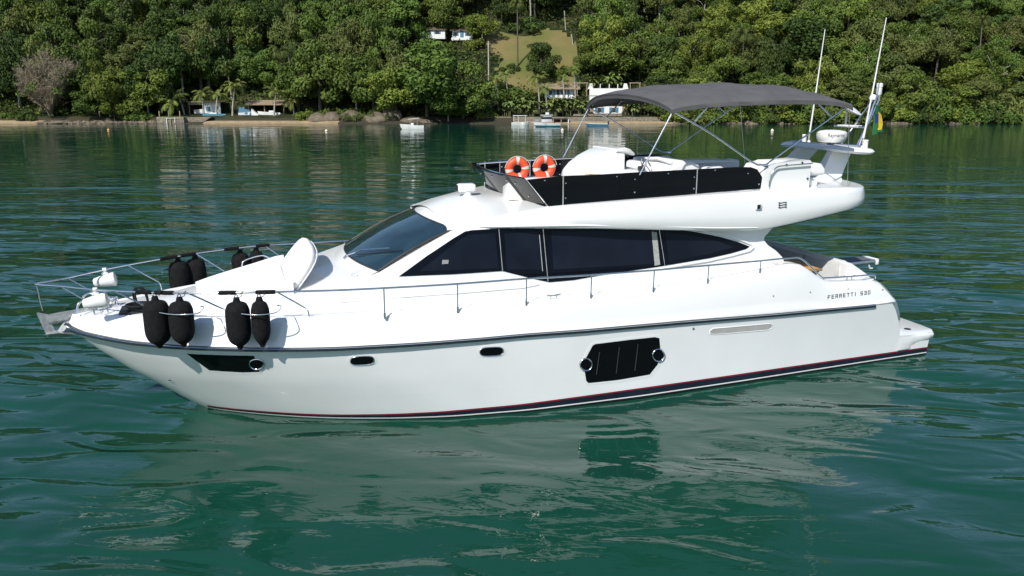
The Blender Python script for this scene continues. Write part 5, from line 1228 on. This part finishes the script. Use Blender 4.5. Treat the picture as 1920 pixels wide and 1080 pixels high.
# hill houses
def shutter_house(u, v, e, Ln, h, label, roofm, roofh, wins, door=None, depth=4):
    o = place('hill_house', u, v, e, label, 'house'); bx((0, depth / 2, h / 2 - .2), (Ln, depth, h + .4), 'wall', wallw, o); gable(o, (0, depth / 2, h), Ln, depth, roofh, roofm)
    for x, w_, hh, z in wins:
        f = bx((x, -.03, z), (w_, .08, hh), 'window', dark, o)
        for s in (-1, 1): bx((s * (w_ / 2 + .17), -.03, 0), (.3, .06, hh), 'shutter', bluep, f); f.children[-1].location = (x, 0, z)
    if door: bx((door, -.04, .85), (.7, .08, 1.8), 'door', bluep, o)
    return o
shutter_house(867, 73, 31, 4.3, 1.75, 'white hill house with a blue door and brown tiled roof', tile, .7, [(-1.4, .5, .7, 1.0), (1.15, .5, .7, 1.0)], -.1)
bx((0, -.5, .0), (4.6, .1, .5), 'balcony_rail', wallw, bpy.data.objects['hill_house']); 
o = shutter_house(813, 69, 30, 4.8, 1.5, 'half hidden white hill house with brown roof left of the blue door house', tile, .6, [(-1.2, .7, .6, .9), (.8, .7, .6, .9)])
o = place('thatched_bungalow', 1050, 184, 13, 'thatched bungalow with blue windows below the clearing', 'house'); bx((0, 1.5, 1), (6.0, 3, 2), 'wall', wallw, o); gable(o, (0, 1.5, 1.75), 6.8, 4.2, 1.0, thatch)
for x in (-1.8, -.4, .8): f = bx((x, -.05, 1.1), (.55, .1, 1.0), 'window', dark, o)
for x in (-1.1, .3, 1.6): bx((x, -.06, 1.1), (.4, .1, 1.0), 'shutter', bluep, o)
for k in range(5): bx((-1.8 + k * 1.0, -1.0, .25), (.45, .4, .7), 'garden_chair', wallw, o, .05)
# white terrace house
o = place('white_terrace_house', 1142, 217, 7.5, 'white terrace house with blue shutters and a balustraded roof deck behind the sea wall', 'house')
bx((0, 2.4, .9), (7.0, 4, 2.2), 'lower_wall', sandm, o); bx((-.2, .35, 1.05), (5.4, .1, 1.3), 'white_front', wallw, o)
for x in (-2.4, -1.2, .3, 1.5): bx((x, .28, 1.05), (.5, .08, .95), 'shutter', bluep, o)
for x in (-1.8, .9): bx((x, .27, 1.05), (.62, .06, .8), 'window', dark, o)
bx((0, 1.4, 2.15), (8.2, 2.8, .22), 'eave', sandm, o)
bx((0, 3.0, 3.0), (7.0, 2, 1.6), 'upper_wall', wallw, o); bx((-.1, 1.9, 4.35), (7.0, .12, 1.3), 'balustrade', wallw, o)
for x, s in ((-3.4, -1), (3.2, 1)): MB().prism([(x - .5 * (s < 0) * 0 - .55, 4.9), (x + .55, 4.9), (x + .2 * s, 5.9), (x - .35 * s, 5.9)], 1.85, 1.97).build('gable_end', wallw, o)
for x in (-1.6, .1, 1.7): bx((x, 1.9, 5.35), (.14, .14, .9), 'deck_post', wallw, o)
for x in (-5.0, 5.0): 
    bx((x - .9, 2.2, 4.8), (.14, .14, 2.4), 'frame_post', woodm, o); bx((x + .9, 2.2, 4.8), (.14, .14, 2.4), 'frame_post', woodm, o); bx((x, 2.2, 6.0), (2.2, .16, .16), 'frame_beam', woodm, o)
o = place('wooden_post', 1322, 229, .8, 'pale wooden post standing at the water right of the sea wall', 'post'); MB().tube([(0, 0, -.5), (.02, 0, 2.2)], .13, 8).build('shaft', woodm, o)
o = place('utility_pole', 916, 152, 9, 'tall thin white utility pole left of the clearing', 'pole'); bx((0, 0, 3.0), (.2, .2, 8.4), 'shaft', concr, o); bx((0, 0, 6.8), (.7, .1, .1), 'crossarm', woodm, o)
o = place('pale_tree_trunk', 994, 60, 38, 'bare pale tree trunk at the top of the clearing', 'tree'); MB().tube(bez([(0, 0, -2), (.1, 0, 4), (-.3, 0, 10)], 4), .16, 7).build('trunk', barkp, o)
for i, (u, v, e, l) in enumerate(((1062, 60, 36, 'pale bare trunk at the upper right edge of the clearing'), (1075, 86, 30, 'short pale stump at the right edge of the clearing'))):
    o = place('pale_tree_trunk', u, v, e, l, 'tree'); MB().tube(bez([(0, 0, -1), (-.2, 0, 1.0), (-.5, 0, 2.4 + 2 * (i == 0))], 4), .12, 7).build('trunk', barkp, o)
# ---- boats afloat
def afloat(name, u, v, label, cat='boat', rz=0):
    P = atz(u, v, 0); return empty(name, P, -PHI + rz, label, cat)
o = afloat('small_motorboat', 775, 242, 'small white motorboat with a white canopy alone left of the centre'); hullmesh(3.3, 1.25, .55, 'hull', boatw, o, rz=math.pi)
bx((.1, 0, 1.55), (1.7, 1.1, .05), 'canopy', boatw, o, .02, Matrix.Rotation(R_(-6), 3, 'Y'))
for x in (-.5, .6):
    for y in (-.4, .4): MB().tube([(x, y, .4), (x + .1, y, 1.55)], .03, 5).build('canopy_post', alu, o)
bx((-.1, 0, .7), (.4, .6, .4), 'console', boatw, o, .06); bx((1.75, 0, .55), (.25, .3, .7), 'outboard_motor', dark, o, .05)
o = afloat('canopy_boat', 975, 235.5, 'white boat with a flat full length canopy, left of the moored group'); hullmesh(2.9, 1.3, .5, 'hull', boatw, o)
bx((0, 0, 1.65), (2.4, 1.2, .08), 'canopy', boatw, o, .03)
for x in (-1.05, -.3, .95):
    for y in (-.5, .5): MB().tube([(x, y, .5), (x, y, 1.65)], .04, 5).build('canopy_post', boatw, o)
o = afloat('fishing_boat', 1027, 237.5, 'blue and white fishing boat with a wheelhouse moored at the little dock', rz=R_(200)); hullmesh(3.9, 1.5, .55, 'hull', boatw, o)
hullmesh(3.95, 1.54, .2, 'blue_boot_top', boatb, o)
bx((.2, 0, 1.25), (1.5, 1.0, 1.0), 'wheelhouse', boatw, o, .06); bx((.2, 0, 1.85), (1.9, 1.25, .08), 'wheelhouse_roof', boatw, o, .03); bx((.2, 0, 1.4), (1.53, 1.03, .35), 'window', dark, o); bx((.1, 0, 2.1), (.5, .4, .35), 'roof_locker', boatw, o, .04); MB().tube([(.0, 0, 1.9), (0, 0, 2.7)], .03, 5).build('mast', alu, o)
o = afloat('white_skiff', 1007, 236.5, 'small plain white skiff tied beside the fishing boat', rz=R_(90)); hullmesh(2.4, 1.2, .55, 'hull', boatw, o); bx((.2, 0, 1.2), (.9, .8, .06), 'cover', greyd, o, .02)
for x in (-.15, .55): bx((x, 0, .85), (.05, .6, .7), 'cover_post', alu, o)
o = afloat('blue_skiff', 1121, 236, 'long low blue skiff floating before the terrace sea wall'); hullmesh(3.5, 1.1, .30, 'hull', bluep, o, rz=math.pi)
hullmesh(3.3, .9, .34, 'inner_liner', boatw, o, rz=math.pi); bx((1.75, 0, .5), (.25, .3, .6), 'outboard_motor', dark, o, .05)
o = place('wooden_dock', 1054, 234, .4, 'small dark wooden dock behind the fishing boat', 'dock'); bx((-.3, .8, 1.05), (3.0, 2.2, .14), 'deck', inter, o); 
for x in (-1.6, -.2, 1.1): bx((x, -.2, .45), (.16, .16, 1.4), 'pile', woodm if x < 1 else wallw, o)
for u, v, m, l, s in ((203.5, 244.5, buoyo, 'pinkish mooring buoy alone on the far left', .19), (612, 246.5, buoyw, 'pale mooring buoy below the boulders', .22), (796, 241, buoyo, 'orange mooring buoy beside the small motorboat', .22), (1054.5, 245, buoyw, 'pale mooring buoy below the fishing boat', .24), (1448, 246, buoyw, 'white mooring buoy seen under the yacht canopy', .24)):
    P = atz(u, v, 0); b = MB().lathe([(.001, -.8 * s), (.7 * s, -.6 * s), (s, 0), (.7 * s, .65 * s), (.25 * s, .95 * s), (.15 * s, 1.2 * s), (.001, 1.22 * s)], (0, 0, .3 * s), 14).build('mooring_buoy', m, None, 70); b.location = P; tag(b, l, 'buoy', 'mooring buoys')
